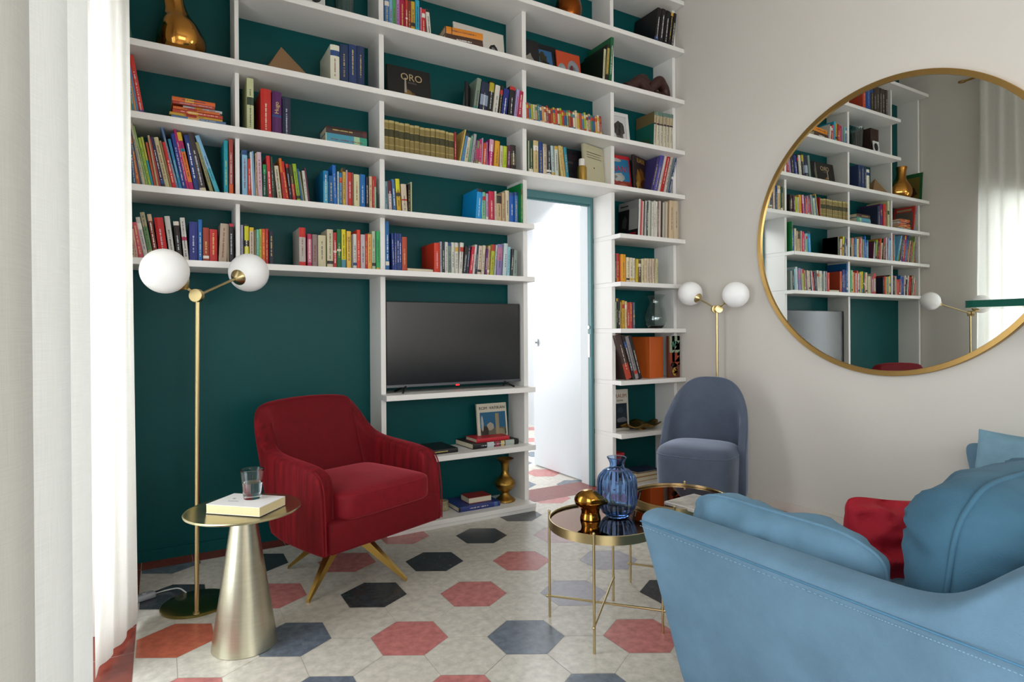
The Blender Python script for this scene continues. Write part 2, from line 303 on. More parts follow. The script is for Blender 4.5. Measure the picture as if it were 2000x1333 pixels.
# ------------------------------------------------------------ books
ROWS=[
('shelf by the curtain, two above the globe lamp',1.822,'books on shelf by the curtain, two above the globe lamp','book',[
(-.1149,.0126,.1437,.0,.088,.2,'0c5a3a',[],None,''),
(-.1013,.0141,.1943,-.075,.088,.2,'24507a',[],None,''),
(-.0852,.0132,.2385,-.125,.088,.2,'c0602c',[],None,''),
(-.0702,.0082,.2795,-.16,.088,.2,'3a4a5a',[],None,''),
(-.0607,.0109,.305,-.175,.088,.2,'c0b498',[],None,'cream'),
(-.0484,.0109,.2921,-.195,.088,.2,'8aa868',[],None,''),
(-.036,.0104,.2392,-.189,.088,.2,'9dbb3c',[],None,''),
(-.0242,.0086,.2446,-.186,.088,.2,'b0b04a',[(0,.55,'1f8aa0')],None,''),
(-.0142,.0087,.2211,-.167,.088,.2,'b8502e',[],None,''),
(-.0042,.0084,.2548,-.153,.088,.2,'b89a78',[],None,''),
(.0056,.0078,.2421,-.177,.088,.2,'a03a30',[],None,''),
(.0147,.016,.2508,-.195,.088,.2,'2a2148',[],None,''),
(.0324,.0179,.2518,-.199,.088,.2,'c2b98f',[],None,''),
(.0519,.0079,.2386,-.197,.088,.2,'8c7a50',[],None,''),
(.0612,.0165,.2346,-.193,.088,.2,'c82a28',[],None,''),
(.0795,.0092,.3101,-.224,.088,.2,'5a7fa4',[],None,''),
(.0902,.012,.2526,-.2,.088,.2,'2b7fa8',[],None,''),
(.1038,.0162,.281,-.182,.088,.2,'20388c',[],None,''),
(.1218,.0109,.304,-.19,.088,.2,'b01860',[],None,''),
(.1343,.0185,.2915,-.197,.088,.2,'dd7628',[(.68,.73,'1f8aa0'),(.73,.86,'b01860'),(0,.18,'b01860'),(.86,1,'d8b030')],None,''),
(.1554,.0207,.2819,-.169,.088,.2,'1a3678',[],None,''),
(.1787,.0272,.2949,-.191,.088,.2,'3a2f30',[(0,.1,'c8bca0')],None,''),
(.2242,.015,.2591,-.262,.088,.2,'8a8858',[],None,''),
(.2498,.019,.2971,-.323,.088,.2,'7aaccc',[(0,.45,'3aa0b0')],None,''),
(.2835,.0175,.2815,.0,.088,.2,'1894a2',[],None,''),
(.3058,.019,.2902,.0,.088,.2,'9c4238',[(0,.22,'d05a28')],None,''),
]),
('shelf by the curtain under the gold gourd vase',2.153,'books on shelf by the curtain under the gold gourd vase','book',[
(-.1203,.0087,.1981,.0,.085,.21,'2a8a5a',[],None,''),
(-.111,.0091,.2273,-.056,.085,.21,'b0a050',[],None,''),
(-.1012,.0099,.2473,-.089,.085,.21,'2f80a0',[],None,''),
(-.0905,.0083,.239,-.136,.085,.21,'c88a3a',[],None,''),
(-.0815,.0083,.2689,-.148,.085,.21,'4a84b0',[],None,''),
(-.072,.0206,.2873,-.157,.085,.21,'c8372a',[(0,.12,'5a3a80')],None,''),
]),
('shelf beside the purple book',2.153,'books on shelf beside the purple book','book',[
(.391,.0312,.2835,.0,.085,.21,'c4c898',[(.52,.66,'3a4a30')],None,'pale green'),
(.456,.0494,.2436,.0,.088,.2,'c0281e',[],None,''),
(.511,.0463,.2417,.0,.088,.2,'561c5c',[],'Hugo',''),
(.5618,.04,.2189,.0,.088,.2,'242a44',[],None,''),
]),
('shelf between pyramid and divider',2.483,'books on shelf between pyramid and divider','book',[
(.8024,.0482,.2093,.0,.055,.24,'dcdcc8',[],None,'white'),
(.8534,.0447,.2242,.0,.055,.24,'1f3358',[],None,''),
(.9008,.0429,.2325,.0,.055,.24,'203866',[],None,''),
(.9463,.041,.2359,.0,.055,.24,'1c3058',[],None,''),
]),
('topmost shelf above the television bay',2.862,'books on topmost shelf above the television bay','book',[
(1.1164,.0263,.1929,.0,.088,.16,'4a74a8',[],None,''),
(1.1442,.0179,.1942,.0,.088,.16,'7aa8c8',[],None,''),
(1.1633,.02,.1925,.0,.088,.16,'4a9a5a',[],None,''),
(1.1853,.0181,.1955,.0,.088,.16,'b080b8',[],None,''),
(1.2053,.0331,.1979,.0,.088,.16,'a81c40',[],None,''),
(1.2401,.0136,.2032,.0,.088,.16,'c03828',[],None,''),
(1.2548,.0191,.2041,.0,.088,.16,'7a3428',[],None,''),
(1.2759,.0227,.2065,.0,.088,.16,'c8a030',[(.3,.4,'3a3428')],None,''),
(1.3015,.0243,.221,.0,.088,.16,'28a0c0',[],None,''),
(1.3315,.0091,.1842,.0,.088,.16,'d08098',[],None,''),
(1.3423,.021,.1798,.0,.088,.16,'c8282c',[],None,''),
(1.3799,.0226,.1844,-.087,.088,.16,'d8d4c8',[],None,''),
]),
('shelf with the black gold-lettered cover',2.483,'books on shelf with the black gold-lettered cover','book',[
(1.6714,.0289,.2262,.148,.088,.18,'7a8a7a',[(0,.2,'2f8a80')],None,''),
(1.7128,.0527,.2089,.115,.088,.18,'1c2440',[(.3,.62,'8a98b0')],None,''),
(1.7691,.033,.2277,.108,.088,.18,'181814',[(.7,.95,'b0a020')],None,''),
(1.8066,.0332,.2092,.134,.088,.18,'d0ccc0',[],None,''),
(1.8453,.0184,.2149,.12,.088,.18,'1c1a1c',[],None,''),
(1.8678,.0386,.1994,.134,.088,.18,'1c2c78',[],None,''),
(1.9181,.0394,.222,.091,.088,.18,'16151a',[],None,''),
(1.9614,.0206,.2142,.124,.088,.18,'a898c8',[],None,''),
(1.9862,.03,.2068,.108,.088,.18,'b02848',[],None,''),
]),
('top shelf at the mirror wall',3.243,'books on top shelf at the mirror wall','book',[
(3.1346,.0375,.2753,.15,.045,.25,'141214',[],None,''),
(3.1773,.0404,.2785,.15,.045,.25,'181416',[],None,''),
(3.2233,.0392,.2763,.15,.045,.25,'141214',[],None,''),
(3.2679,.0234,.2757,.15,.045,.25,'181416',[],None,''),
(3.296,.027,.2779,.15,.045,.25,'121012',[],None,''),
]),
('shelf over the doorway with picture covers',2.862,'books on shelf over the doorway with picture covers','book',[
(2.6402,.018,.2246,.062,.03,.265,'c0bc98',[],None,''),
(2.6636,.0251,.2642,.082,.03,.265,'1c1a14',[(.2,.9,'8a7a40')],None,''),
(2.6945,.0253,.3219,.074,.03,.265,'0c5a34',[],None,''),
]),
('shelf over the doorway, second up',2.483,'small paperbacks over the doorway','paperback',[
(2.0645,.015,.1418,-.062,.088,.11,'b0482c',[(.0,.3,'d09048'),(.75,.9,'c0a030')],None,''),
(2.0814,.0151,.1417,-.062,.088,.11,'507a9a',[(.0,.3,'c0a030'),(.75,.9,'a85030')],None,''),
(2.0984,.0151,.1374,-.064,.088,.11,'9aa830',[(.0,.3,'b89878'),(.75,.9,'9aa830')],None,''),
(2.1155,.0152,.1379,-.065,.088,.11,'c8c098',[(.0,.3,'8a2a24'),(.75,.9,'c8b890')],None,''),
(2.1326,.0153,.1389,-.064,.088,.11,'b89878',[(.0,.3,'507a9a'),(.75,.9,'3a7a5a')],None,''),
(2.1498,.0153,.1463,-.061,.088,.11,'3a7a5a',[(.0,.3,'3a5a8a'),(.75,.9,'507a9a')],None,''),
(2.167,.0154,.1446,-.062,.088,.11,'3a5a8a',[(.0,.3,'c8b890'),(.75,.9,'d8ccb0')],None,''),
(2.1844,.0155,.1389,-.065,.088,.11,'d09048',[(.0,.3,'c8c098'),(.75,.9,'b89878')],None,''),
(2.2018,.0155,.1376,-.066,.088,.11,'d8ccb0',[(.0,.3,'a85030'),(.75,.9,'b0482c')],None,''),
(2.2193,.0156,.15,-.06,.088,.11,'8a2a24',[(.0,.3,'b0482c'),(.75,.9,'d09048')],None,''),
(2.2369,.0157,.1367,-.067,.088,.11,'902c28',[(.0,.3,'b83828'),(.75,.9,'c8c098')],None,''),
(2.2546,.0157,.1339,-.069,.088,.11,'b0482c',[(.0,.3,'d8ccb0'),(.75,.9,'902c28')],None,''),
(2.2723,.0158,.1471,-.063,.088,.11,'c0a030',[(.0,.3,'c03a30'),(.75,.9,'3a5a8a')],None,''),
(2.2902,.0159,.1434,-.065,.088,.11,'c03a30',[(.0,.3,'3a7a5a'),(.75,.9,'c03a30')],None,''),
(2.3081,.016,.1488,-.062,.088,.11,'c8c098',[(.0,.3,'902c28'),(.75,.9,'8a2a24')],None,''),
(2.326,.016,.1524,-.061,.088,.11,'9aa830',[(.0,.3,'9aa830'),(.75,.9,'b83828')],None,''),
(2.3441,.0161,.1417,-.067,.088,.11,'b83828',[(.0,.3,'d09048'),(.75,.9,'c0a030')],None,''),
(2.3623,.0162,.145,-.065,.088,.11,'3a5a8a',[(.0,.3,'c0a030'),(.75,.9,'a85030')],None,''),
(2.3805,.0162,.1471,-.065,.088,.11,'3a7a5a',[(.0,.3,'b89878'),(.75,.9,'9aa830')],None,''),
(2.3988,.0163,.1521,-.062,.088,.11,'a85030',[(.0,.3,'8a2a24'),(.75,.9,'c8b890')],None,''),
(2.4172,.0164,.1464,-.066,.088,.11,'8a2a24',[(.0,.3,'507a9a'),(.75,.9,'3a7a5a')],None,''),
(2.4357,.0165,.1433,-.067,.088,.11,'d8ccb0',[(.0,.3,'3a5a8a'),(.75,.9,'507a9a')],None,''),
(2.4542,.0166,.1601,-.06,.088,.11,'c8b890',[(.0,.3,'c8b890'),(.75,.9,'d8ccb0')],None,''),
(2.4729,.0166,.1471,-.066,.088,.11,'c0a030',[(.0,.3,'c8c098'),(.75,.9,'b89878')],None,''),
(2.4916,.0167,.1486,-.066,.088,.11,'b0482c',[(.0,.3,'a85030'),(.75,.9,'b0482c')],None,''),
(2.5105,.0168,.1489,-.066,.088,.11,'507a9a',[(.0,.3,'b0482c'),(.75,.9,'d09048')],None,''),
(2.5294,.0169,.1596,-.061,.088,.11,'9aa830',[(.0,.3,'b83828'),(.75,.9,'c8c098')],None,''),
(2.5484,.0169,.1466,-.068,.088,.11,'c8c098',[(.0,.3,'d8ccb0'),(.75,.9,'902c28')],None,''),
(2.5675,.017,.1563,-.063,.088,.11,'b89878',[(.0,.3,'c03a30'),(.75,.9,'3a5a8a')],None,''),
(2.5866,.0171,.1505,-.066,.088,.11,'3a7a5a',[(.0,.3,'3a7a5a'),(.75,.9,'c03a30')],None,''),
(2.6059,.0172,.1522,-.066,.088,.11,'3a5a8a',[(.0,.3,'902c28'),(.75,.9,'8a2a24')],None,''),
(2.6253,.0173,.1502,-.067,.088,.11,'d09048',[(.0,.3,'9aa830'),(.75,.9,'b83828')],None,''),
(2.6447,.0173,.1613,-.062,.088,.11,'d8ccb0',[(.0,.3,'d09048'),(.75,.9,'c0a030')],None,''),
(2.6642,.0174,.1588,-.064,.088,.11,'8a2a24',[(.0,.3,'c0a030'),(.75,.9,'a85030')],None,''),
]),
('shelf at the mirror wall beside the framed photo',2.483,'matching cream volumes with dark heads beside the framed photo','book',[
(3.1628,.0196,.2885,.046,.088,.2,'cfc8b0',[(.66,.7,'3a2030'),(.7,.9,'b0a080'),(.9,1.0,'5a7a70')],None,'cream'),
(3.1857,.0313,.2873,.069,.088,.2,'cfc8b0',[(.66,.7,'3a2030'),(.7,.9,'b0a080'),(.9,1.0,'5a7a70')],None,'cream'),
(3.2208,.0316,.2884,.063,.088,.2,'c8c4b0',[(.66,.7,'3a2030'),(.7,.9,'b0a080'),(.9,1.0,'5a7a70')],None,'cream'),
(3.2562,.0263,.2907,.063,.088,.2,'cfc8b0',[(.66,.7,'3a2030'),(.7,.9,'b0a080'),(.9,1.0,'5a7a70')],None,'cream'),
(3.2863,.0265,.2917,.07,.088,.2,'c8c0a8',[(.66,.7,'3a2030'),(.7,.9,'b0a080'),(.9,1.0,'5a7a70')],None,'cream'),
(3.3174,.0313,.2936,.067,.088,.2,'cfc8b0',[(.66,.7,'3a2030'),(.7,.9,'b0a080'),(.9,1.0,'5a7a70')],None,'cream'),
]),
('shelf directly over the doorway',2.153,'books on shelf directly over the doorway','book',[
(2.0599,.0082,.2256,.0,.088,.17,'14402c',[],None,''),
(2.0704,.0068,.2273,.0,.088,.17,'c0b890',[],None,''),
(2.0796,.0274,.2293,.0,.088,.17,'16403a',[],None,''),
(2.1114,.0388,.2358,.0,.088,.17,'c4b27c',[],None,''),
(2.1543,.028,.2316,.0,.088,.17,'163c80',[],None,''),
(2.1861,.0282,.2241,.0,.088,.17,'a89884',[(.1,.9,'c8b8a0')],None,''),
(2.2173,.0363,.2229,.0,.088,.17,'26262a',[(0,.06,'d8d8d0'),(.1,.16,'d8d8d0'),(.2,.26,'d8d8d0')],None,''),
(2.2577,.0215,.221,-.059,.088,.17,'a8c0c0',[],None,''),
(2.2821,.0282,.223,-.029,.088,.17,'c0c8bc',[],None,''),
(2.3322,.0233,.2315,-.109,.088,.17,'c4b070',[],None,''),
(2.3578,.0117,.2291,-.121,.088,.17,'c8a058',[],None,''),
(2.373,.0235,.2272,-.106,.088,.17,'1a8098',[],None,''),
]),
('mirror-wall shelf beside the red-bordered comic',2.153,'books on mirror-wall shelf beside the red-bordered comic','book',[
(3.1281,.0227,.2909,.27,.088,.2,'3a3468',[],None,''),
(3.1555,.033,.3147,.27,.088,.2,'4a4a98',[],None,''),
(3.1968,.019,.3131,.27,.088,.2,'d0c4c0',[],None,''),
(3.22,.0323,.3195,.27,.088,.2,'b02420',[],None,''),
(3.2572,.0221,.3159,.27,.088,.2,'c8b8b0',[],None,''),
(3.2835,.017,.3088,.27,.088,.2,'708080',[],None,''),
(3.3043,.017,.3087,.27,.088,.2,'2c3c6c',[],None,''),
]),
('white shelf beside the doorway, topmost magazines',1.821,'magazines beside the doorway','magazine',[
(2.9523,.0176,.265,.052,.03,.22,'c8c8c0',[],None,''),
(2.9722,.012,.2563,.051,.03,.22,'b84048',[],None,''),
(2.9864,.0149,.2525,.049,.03,.22,'c8a8a0',[],None,''),
(3.0036,.0078,.2622,.045,.03,.22,'2a2a2c',[],None,''),
(3.0135,.0164,.2579,.042,.03,.22,'b0b4b0',[],None,''),
(3.0323,.0136,.2545,.04,.03,.22,'3a4440',[],None,''),
(3.0482,.0151,.2641,.036,.03,.22,'c4c4b8',[],None,''),
(3.0656,.0137,.2606,.034,.03,.22,'90988c',[],None,''),
(3.0816,.0181,.2569,.032,.03,.22,'d0ccc0',[],None,''),
(3.1022,.0167,.267,.028,.03,.22,'c8c4b8',[],None,''),
(3.1213,.0154,.2636,.025,.03,.22,'d8d4c8',[],None,''),
(3.139,.0125,.2602,.026,.03,.22,'7a7068',[],None,''),
(3.1538,.0169,.2699,.025,.03,.22,'c8b0a8',[],None,''),
(3.1732,.0141,.2666,.025,.03,.22,'2a2422',[],None,''),
(3.1896,.0156,.2629,.026,.03,.22,'b8b4a4',[],None,''),
(3.2076,.0127,.273,.025,.03,.22,'a89c88',[],None,''),
(3.2226,.0142,.2692,.026,.03,.22,'c4bca8',[],None,''),
(3.2566,.0469,.2855,.03,.03,.22,'c8b090',[],None,''),
(3.3097,.0475,.2886,.0,.03,.22,'c4b498',[],None,''),
]),
('shelf beside the doorway under the magazines',1.485,'books on shelf beside the doorway under the magazines','book',[
(2.7921,.0095,.1987,.0,.088,.15,'2a2c28',[],None,''),
(2.804,.026,.2077,.0,.088,.15,'b03038',[(0,.18,'c06a28')],None,''),
(2.833,.0082,.1848,.0,.088,.15,'c85a28',[],None,''),
(2.8443,.0457,.205,.0,.088,.15,'dd9a1c',[],None,''),
(2.8957,.0294,.1859,.0,.088,.15,'d8ccac',[],None,''),
(2.9282,.0261,.1849,.0,.088,.15,'d4c8b0',[],None,''),
(2.9572,.0227,.1833,.0,.088,.15,'d8d0b8',[(.15,.2,'c8b828')],None,''),
(2.9828,.0199,.1786,.041,.088,.15,'c8b030',[],None,''),
(3.0064,.028,.17,.0,.088,.15,'5a4430',[],None,''),
(3.0389,.026,.1829,.0,.088,.15,'ccc098',[],None,''),
(3.068,.0233,.1874,.0,.088,.15,'d0c0a0',[],None,''),
(3.0942,.0234,.1889,.0,.088,.15,'c8b8a0',[],None,''),
(3.1206,.0213,.1893,.0,.088,.15,'c4b098',[],None,''),
(3.1449,.0215,.1907,.0,.088,.15,'ccb8a0',[],None,''),
(3.1716,.0164,.191,.04,.088,.15,'ccc498',[],None,''),
(3.1893,.0142,.1878,.0,.088,.15,'b8b890',[],None,''),
]),
('shelf beside the doorway with the cut-glass vase',1.158,'books on shelf beside the doorway with the cut-glass vase','book',[
(2.7843,.0125,.1897,.0,.088,.13,'a8b898',[],None,''),
(2.7997,.0134,.2151,.0,.088,.13,'26302a',[],None,''),
(2.8159,.0166,.2167,.0,.088,.13,'242824',[],None,''),
(2.8354,.0166,.1888,.0,.088,.13,'a88840',[],None,''),
(2.855,.0215,.2019,.0,.088,.13,'c89a28',[],None,''),
(2.8797,.0176,.1961,.0,.088,.13,'d0c090',[],None,''),
(2.9003,.0193,.187,.0,.088,.13,'b04030',[],None,''),
(2.9227,.0267,.19,.0,.088,.13,'b83a34',[],None,''),
(2.957,.0163,.1895,.0,.088,.13,'5a6078',[],None,''),
]),
('shelf beside the doorway with the orange box file',0.792,'books on shelf beside the doorway with the orange box file','book',[
(2.8639,.0512,.3329,-.31,.06,.21,'44302c',[(0,.35,'b0402c')],None,''),
(2.9241,.0233,.3301,-.31,.06,.21,'2a2628',[],None,''),
(2.9524,.031,.3208,-.31,.06,.21,'8a8484',[],None,''),
(2.9885,.024,.3279,-.31,.06,.21,'1c1a1c',[],None,''),
]),
('left cluster on shelf two above the armchair',1.822,'books on left cluster on shelf two above the armchair','book',[
(.3666,.0236,.2454,.0,.088,.15,'86b8d4',[],None,''),
(.3924,.0157,.2041,.0,.088,.15,'c23a26',[(0,.1,'3a64a0')],None,''),
(.4104,.0081,.2396,-.031,.088,.15,'ccd4d8',[],None,''),
(.4198,.007,.2449,-.032,.088,.15,'7aa4cc',[],None,''),
(.4275,.0119,.2381,.0,.088,.15,'b89a78',[],None,'tan'),
(.4416,.0199,.2444,-.025,.088,.15,'d0b0c0',[],None,''),
(.464,.0154,.1845,.0,.088,.15,'148a4a',[(0,.75,'0c4a34')],None,''),
(.481,.0086,.1897,.0,.088,.15,'0f4a38',[],None,''),
(.491,.0169,.2313,-.048,.088,.15,'c42a2c',[],None,''),
(.5096,.0091,.2283,-.039,.088,.15,'3a4a38',[],None,''),
(.52,.0087,.1978,-.056,.088,.15,'201c1a',[],None,''),
(.5366,.0211,.1857,-.103,.088,.15,'cabfa4',[],None,''),
(.5638,.0125,.2278,-.1,.088,.15,'d06a1c',[(0,.68,'b82820')],None,''),
(.5779,.0151,.213,-.129,.088,.15,'c02818',[],None,''),
(.5958,.0137,.2028,-.112,.088,.15,'2a1c28',[],None,''),
(.612,.0157,.2018,-.108,.088,.15,'b02030',[(.5,1,'3a3a24')],None,''),
(.6337,.018,.2087,-.123,.088,.15,'90b020',[],None,''),
(.6539,.0083,.1853,-.126,.088,.15,'245c8c',[],None,''),
(.6637,.0083,.1726,-.148,.088,.15,'8a8c68',[],None,''),
(.6751,.0137,.1781,-.104,.088,.15,'c8c8bc',[],None,''),
(.6905,.0072,.1942,-.117,.088,.15,'642840',[],None,''),
]),
('right cluster on shelf two above the armchair',1.822,'books on right cluster on shelf two above the armchair','book',[
(.7686,.0253,.1938,.0,.088,.2,'0f7ab0',[(.1,.7,'4aa0c4')],None,''),
(.7971,.0235,.1698,.0,.088,.15,'1a5c94',[],None,''),
(.8233,.018,.2289,-.036,.088,.15,'1666bc',[],None,''),
(.8428,.0093,.1972,.0,.088,.15,'a8c0c8',[],None,''),
(.8536,.0154,.1923,.0,.088,.15,'1a6ea0',[],None,''),
(.8711,.0175,.2222,.0,.088,.15,'c8a040',[],None,''),
(.89,.0082,.212,.0,.088,.15,'b8a0b0',[],None,''),
(.9001,.0222,.2006,.0,.088,.15,'c02c20',[],None,''),
(.9238,.0074,.2014,.0,.088,.15,'7a5c48',[],None,''),
(.9336,.0312,.1948,.0,.088,.15,'d0cca0',[(0,.1,'c8d040')],None,''),
(.9679,.0294,.1996,.0,.088,.15,'1668ac',[],None,''),
(1.0012,.014,.1881,.0,.088,.15,'1c1e38',[],None,''),
(1.0196,.0162,.194,.0,.088,.15,'ccb08c',[],None,''),
(1.0389,.0094,.1972,.0,.088,.15,'b82028',[],None,''),
(1.0494,.0086,.1962,.0,.088,.15,'a8b8a0',[(.7,1,'b82028')],None,''),
(1.0596,.0052,.1084,.0,.088,.15,'0c4030',[],None,''),
]),
('shelf three above the television',2.153,'matching antique gilt leather volumes three shelves above the television','antique volume',[
(1.1098,.0252,.1966,.0,.088,.17,'83733f',[(.0,.06,'b8a060'),(.28,.3,'b8a060'),(.5,.515,'b8a060'),(.53,.74,'3c3a1c'),(.75,.765,'b8a060'),(.93,1,'b0a068')],None,'antique'),
(1.1369,.0331,.1985,.0,.088,.17,'83733f',[(.0,.06,'b8a060'),(.28,.3,'b8a060'),(.5,.515,'b8a060'),(.53,.74,'3c3a1c'),(.75,.765,'b8a060'),(.93,1,'b0a068')],None,'antique'),
(1.1722,.0239,.1953,.0,.088,.17,'83733f',[(.0,.06,'b8a060'),(.28,.3,'b8a060'),(.5,.515,'b8a060'),(.53,.74,'3c3a1c'),(.75,.765,'b8a060'),(.93,1,'b0a068')],None,'antique'),
(1.198,.0326,.1942,.0,.088,.17,'83733f',[(.0,.06,'b8a060'),(.28,.3,'b8a060'),(.5,.515,'b8a060'),(.53,.74,'3c3a1c'),(.75,.765,'b8a060'),(.93,1,'b0a068')],None,'antique'),
(1.2328,.0284,.1958,.0,.088,.17,'83733f',[(.0,.06,'b8a060'),(.28,.3,'b8a060'),(.5,.515,'b8a060'),(.53,.74,'3c3a1c'),(.75,.765,'b8a060'),(.93,1,'b0a068')],None,'antique'),
(1.2632,.0263,.1915,.0,.088,.17,'83733f',[(.0,.06,'b8a060'),(.28,.3,'b8a060'),(.5,.515,'b8a060'),(.53,.74,'3c3a1c'),(.75,.765,'b8a060'),(.93,1,'b0a068')],None,'antique'),
(1.2915,.0306,.1935,.0,.088,.17,'83733f',[(.0,.06,'b8a060'),(.28,.3,'b8a060'),(.5,.515,'b8a060'),(.53,.74,'3c3a1c'),(.75,.765,'b8a060'),(.93,1,'b0a068')],None,'antique'),
(1.3242,.0315,.1889,.0,.088,.17,'83733f',[(.0,.06,'b8a060'),(.28,.3,'b8a060'),(.5,.515,'b8a060'),(.53,.74,'3c3a1c'),(.75,.765,'b8a060'),(.93,1,'b0a068')],None,'antique'),
(1.3578,.0335,.1906,.0,.088,.17,'83733f',[(.0,.06,'b8a060'),(.28,.3,'b8a060'),(.5,.515,'b8a060'),(.53,.74,'3c3a1c'),(.75,.765,'b8a060'),(.93,1,'b0a068')],None,'antique'),
(1.3936,.0285,.1926,.0,.088,.17,'83733f',[(.0,.06,'b8a060'),(.28,.3,'b8a060'),(.5,.515,'b8a060'),(.53,.74,'3c3a1c'),(.75,.765,'b8a060'),(.93,1,'b0a068')],None,'antique'),
(1.4243,.0257,.1931,.0,.088,.17,'83733f',[(.0,.06,'b8a060'),(.28,.3,'b8a060'),(.5,.515,'b8a060'),(.53,.74,'3c3a1c'),(.75,.765,'b8a060'),(.93,1,'b0a068')],None,'antique'),
(1.452,.035,.1937,.0,.088,.17,'83733f',[(.0,.06,'b8a060'),(.28,.3,'b8a060'),(.5,.515,'b8a060'),(.53,.74,'3c3a1c'),(.75,.765,'b8a060'),(.93,1,'b0a068')],None,'antique'),
(1.4894,.0171,.1895,.0,.088,.17,'83733f',[(.0,.06,'b8a060'),(.28,.3,'b8a060'),(.5,.515,'b8a060'),(.53,.74,'3c3a1c'),(.75,.765,'b8a060'),(.93,1,'b0a068')],None,'antique'),
(1.5083,.0338,.1874,.0,.088,.17,'83733f',[(.0,.06,'b8a060'),(.28,.3,'b8a060'),(.5,.515,'b8a060'),(.53,.74,'3c3a1c'),(.75,.765,'b8a060'),(.93,1,'b0a068')],None,'antique'),
]),
('shelf right of the antique gilt volumes',2.153,'books on shelf right of the antique gilt volumes','book',[
(1.5456,.0111,.1958,.0,.088,.14,'a02c34',[],None,''),
(1.5718,.0079,.2263,.199,.088,.2,'ccb060',[],None,'yellow'),
(1.5833,.0196,.2076,.211,.088,.18,'4a8cb8',[],None,''),
(1.6072,.0237,.1795,.145,.088,.14,'c4c0a0',[],None,''),
(1.6345,.0132,.1911,.131,.088,.14,'6aa088',[],None,''),
(1.6502,.017,.2077,.141,.088,.14,'a0a0a4',[],None,''),
(1.6699,.0114,.1704,.124,.088,.14,'6a2c64',[],None,''),
(1.6844,.0166,.1686,.102,.088,.14,'7a8a5a',[(.3,.7,'c04070')],None,''),
(1.7043,.0194,.1794,.067,.088,.14,'b01868',[],None,''),
(1.7256,.0065,.1899,.05,.088,.14,'c0a8c0',[],None,''),
(1.735,.0247,.1601,.066,.088,.14,'c84420',[],None,''),
(1.7626,.0098,.1694,.0,.088,.14,'9a70a0',[],None,''),
(1.7754,.029,.1909,.071,.088,.14,'b81c6c',[(.6,1,'d09ab0')],None,''),
(1.8149,.0333,.1878,.066,.088,.14,'d89c28',[],None,''),
(1.8569,.0202,.1628,.037,.088,.14,'c8c0a8',[],None,''),
(1.8799,.0258,.1634,.042,.088,.14,'b0c428',[(0,.12,'2a2c20')],None,''),
(1.9085,.0253,.1709,.045,.088,.14,'5a2440',[],None,''),
(1.9431,.0359,.1812,.0,.088,.14,'241c18',[(.3,.7,'5a5030')],None,''),
]),
('shelf two above the television, left end',1.822,'books on shelf two above the television, left end','book',[
(1.1081,.0219,.1774,.0,.088,.15,'6a8a90',[],None,''),
(1.1329,.0198,.1809,-.037,.088,.15,'5c2430',[(.1,.6,'b8a8a8')],None,''),
(1.159,.0177,.1936,-.055,.088,.15,'3c6a9c',[],None,''),
(1.1825,.024,.1987,-.056,.088,.15,'c8a020',[(.5,.6,'3a3a2c'),(.65,1,'d0cc20')],None,''),
(1.2142,.0316,.173,-.053,.088,.15,'cfc0a8',[],None,''),
(1.2485,.0131,.1785,.0,.088,.15,'241814',[],None,''),
(1.2638,.0086,.1915,.0,.088,.15,'b0b890',[],None,''),
]),
('shelf two above the television, right end',1.822,'books on shelf two above the television, right end','book',[
(1.6846,.0386,.2029,.073,.088,.2,'0a8ed0',[],None,''),
(1.7299,.0261,.187,.0,.088,.15,'80b890',[],None,''),
(1.7588,.0177,.1806,.0,.088,.15,'a898b0',[],None,''),
(1.7804,.0364,.1971,.0,.088,.15,'c01c44',[],None,''),
(1.8207,.0133,.2015,.0,.088,.15,'c8bca8',[],None,''),
(1.8365,.0342,.1824,.0,.088,.15,'c4a880',[(0,.1,'2a2420'),(.7,.98,'3a302c')],None,''),
(1.8746,.019,.1973,.0,.088,.15,'c0a47c',[],None,''),
(1.8983,.0266,.2151,.0,.088,.15,'d0c4a8',[],None,''),
(1.9293,.0344,.2068,.0,.088,.15,'1058b0',[],None,''),
(1.969,.0236,.2127,.0,.088,.15,'4a78b8',[],None,''),
(1.9938,.0123,.2645,.0,.055,.24,'0a7c3c',[],None,''),
]),
('shelf behind the left lamp globe',1.487,'books on shelf behind the left lamp globe','book',[
(-.1106,.0142,.0889,.0,.088,.15,'b8ac90',[],None,''),
(-.0946,.0119,.1411,-.126,.088,.15,'c4a08c',[],None,''),
(-.0806,.02,.1731,-.157,.088,.15,'c05060',[],None,''),
(-.0576,.0175,.1991,-.177,.088,.15,'c0bcb4',[],None,''),
(-.0376,.0186,.2241,-.171,.088,.15,'a09a78',[(.2,.7,'5a8050')],None,''),
(-.0164,.0169,.217,-.141,.088,.15,'7c3424',[(.85,1,'c8a888')],None,''),
(.0047,.0363,.2029,-.118,.088,.15,'c01c1c',[],None,''),
(.0483,.0221,.2137,-.117,.088,.15,'c8c8c0',[],None,''),
(.0758,.0231,.1912,-.083,.088,.15,'241c18',[],None,''),
(.1062,.0198,.2121,-.083,.088,.15,'ccc8c0',[(.48,.56,'c02850')],None,''),
(.1285,.0353,.1964,.0,.088,.15,'26307c',[],None,''),
(.1671,.0164,.2102,.0,.088,.15,'1664ac',[],None,''),
(.1877,.0262,.172,.0,.088,.15,'9c3824',[],None,''),
(.2166,.0335,.1669,.0,.088,.15,'bc2420',[],None,''),
(.2556,.0353,.1985,.052,.088,.15,'b09c88',[],None,''),
(.2944,.0082,.1947,.0,.088,.15,'8a7c68',[],None,''),
(.3044,.0198,.2017,.0,.088,.15,'1e1c1e',[(.93,1,'b82840')],None,''),
]),
('shelf behind the right lamp globe',1.487,'books on shelf behind the right lamp globe','book',[
(.3582,.011,.1999,.0,.088,.13,'9090a8',[],None,''),
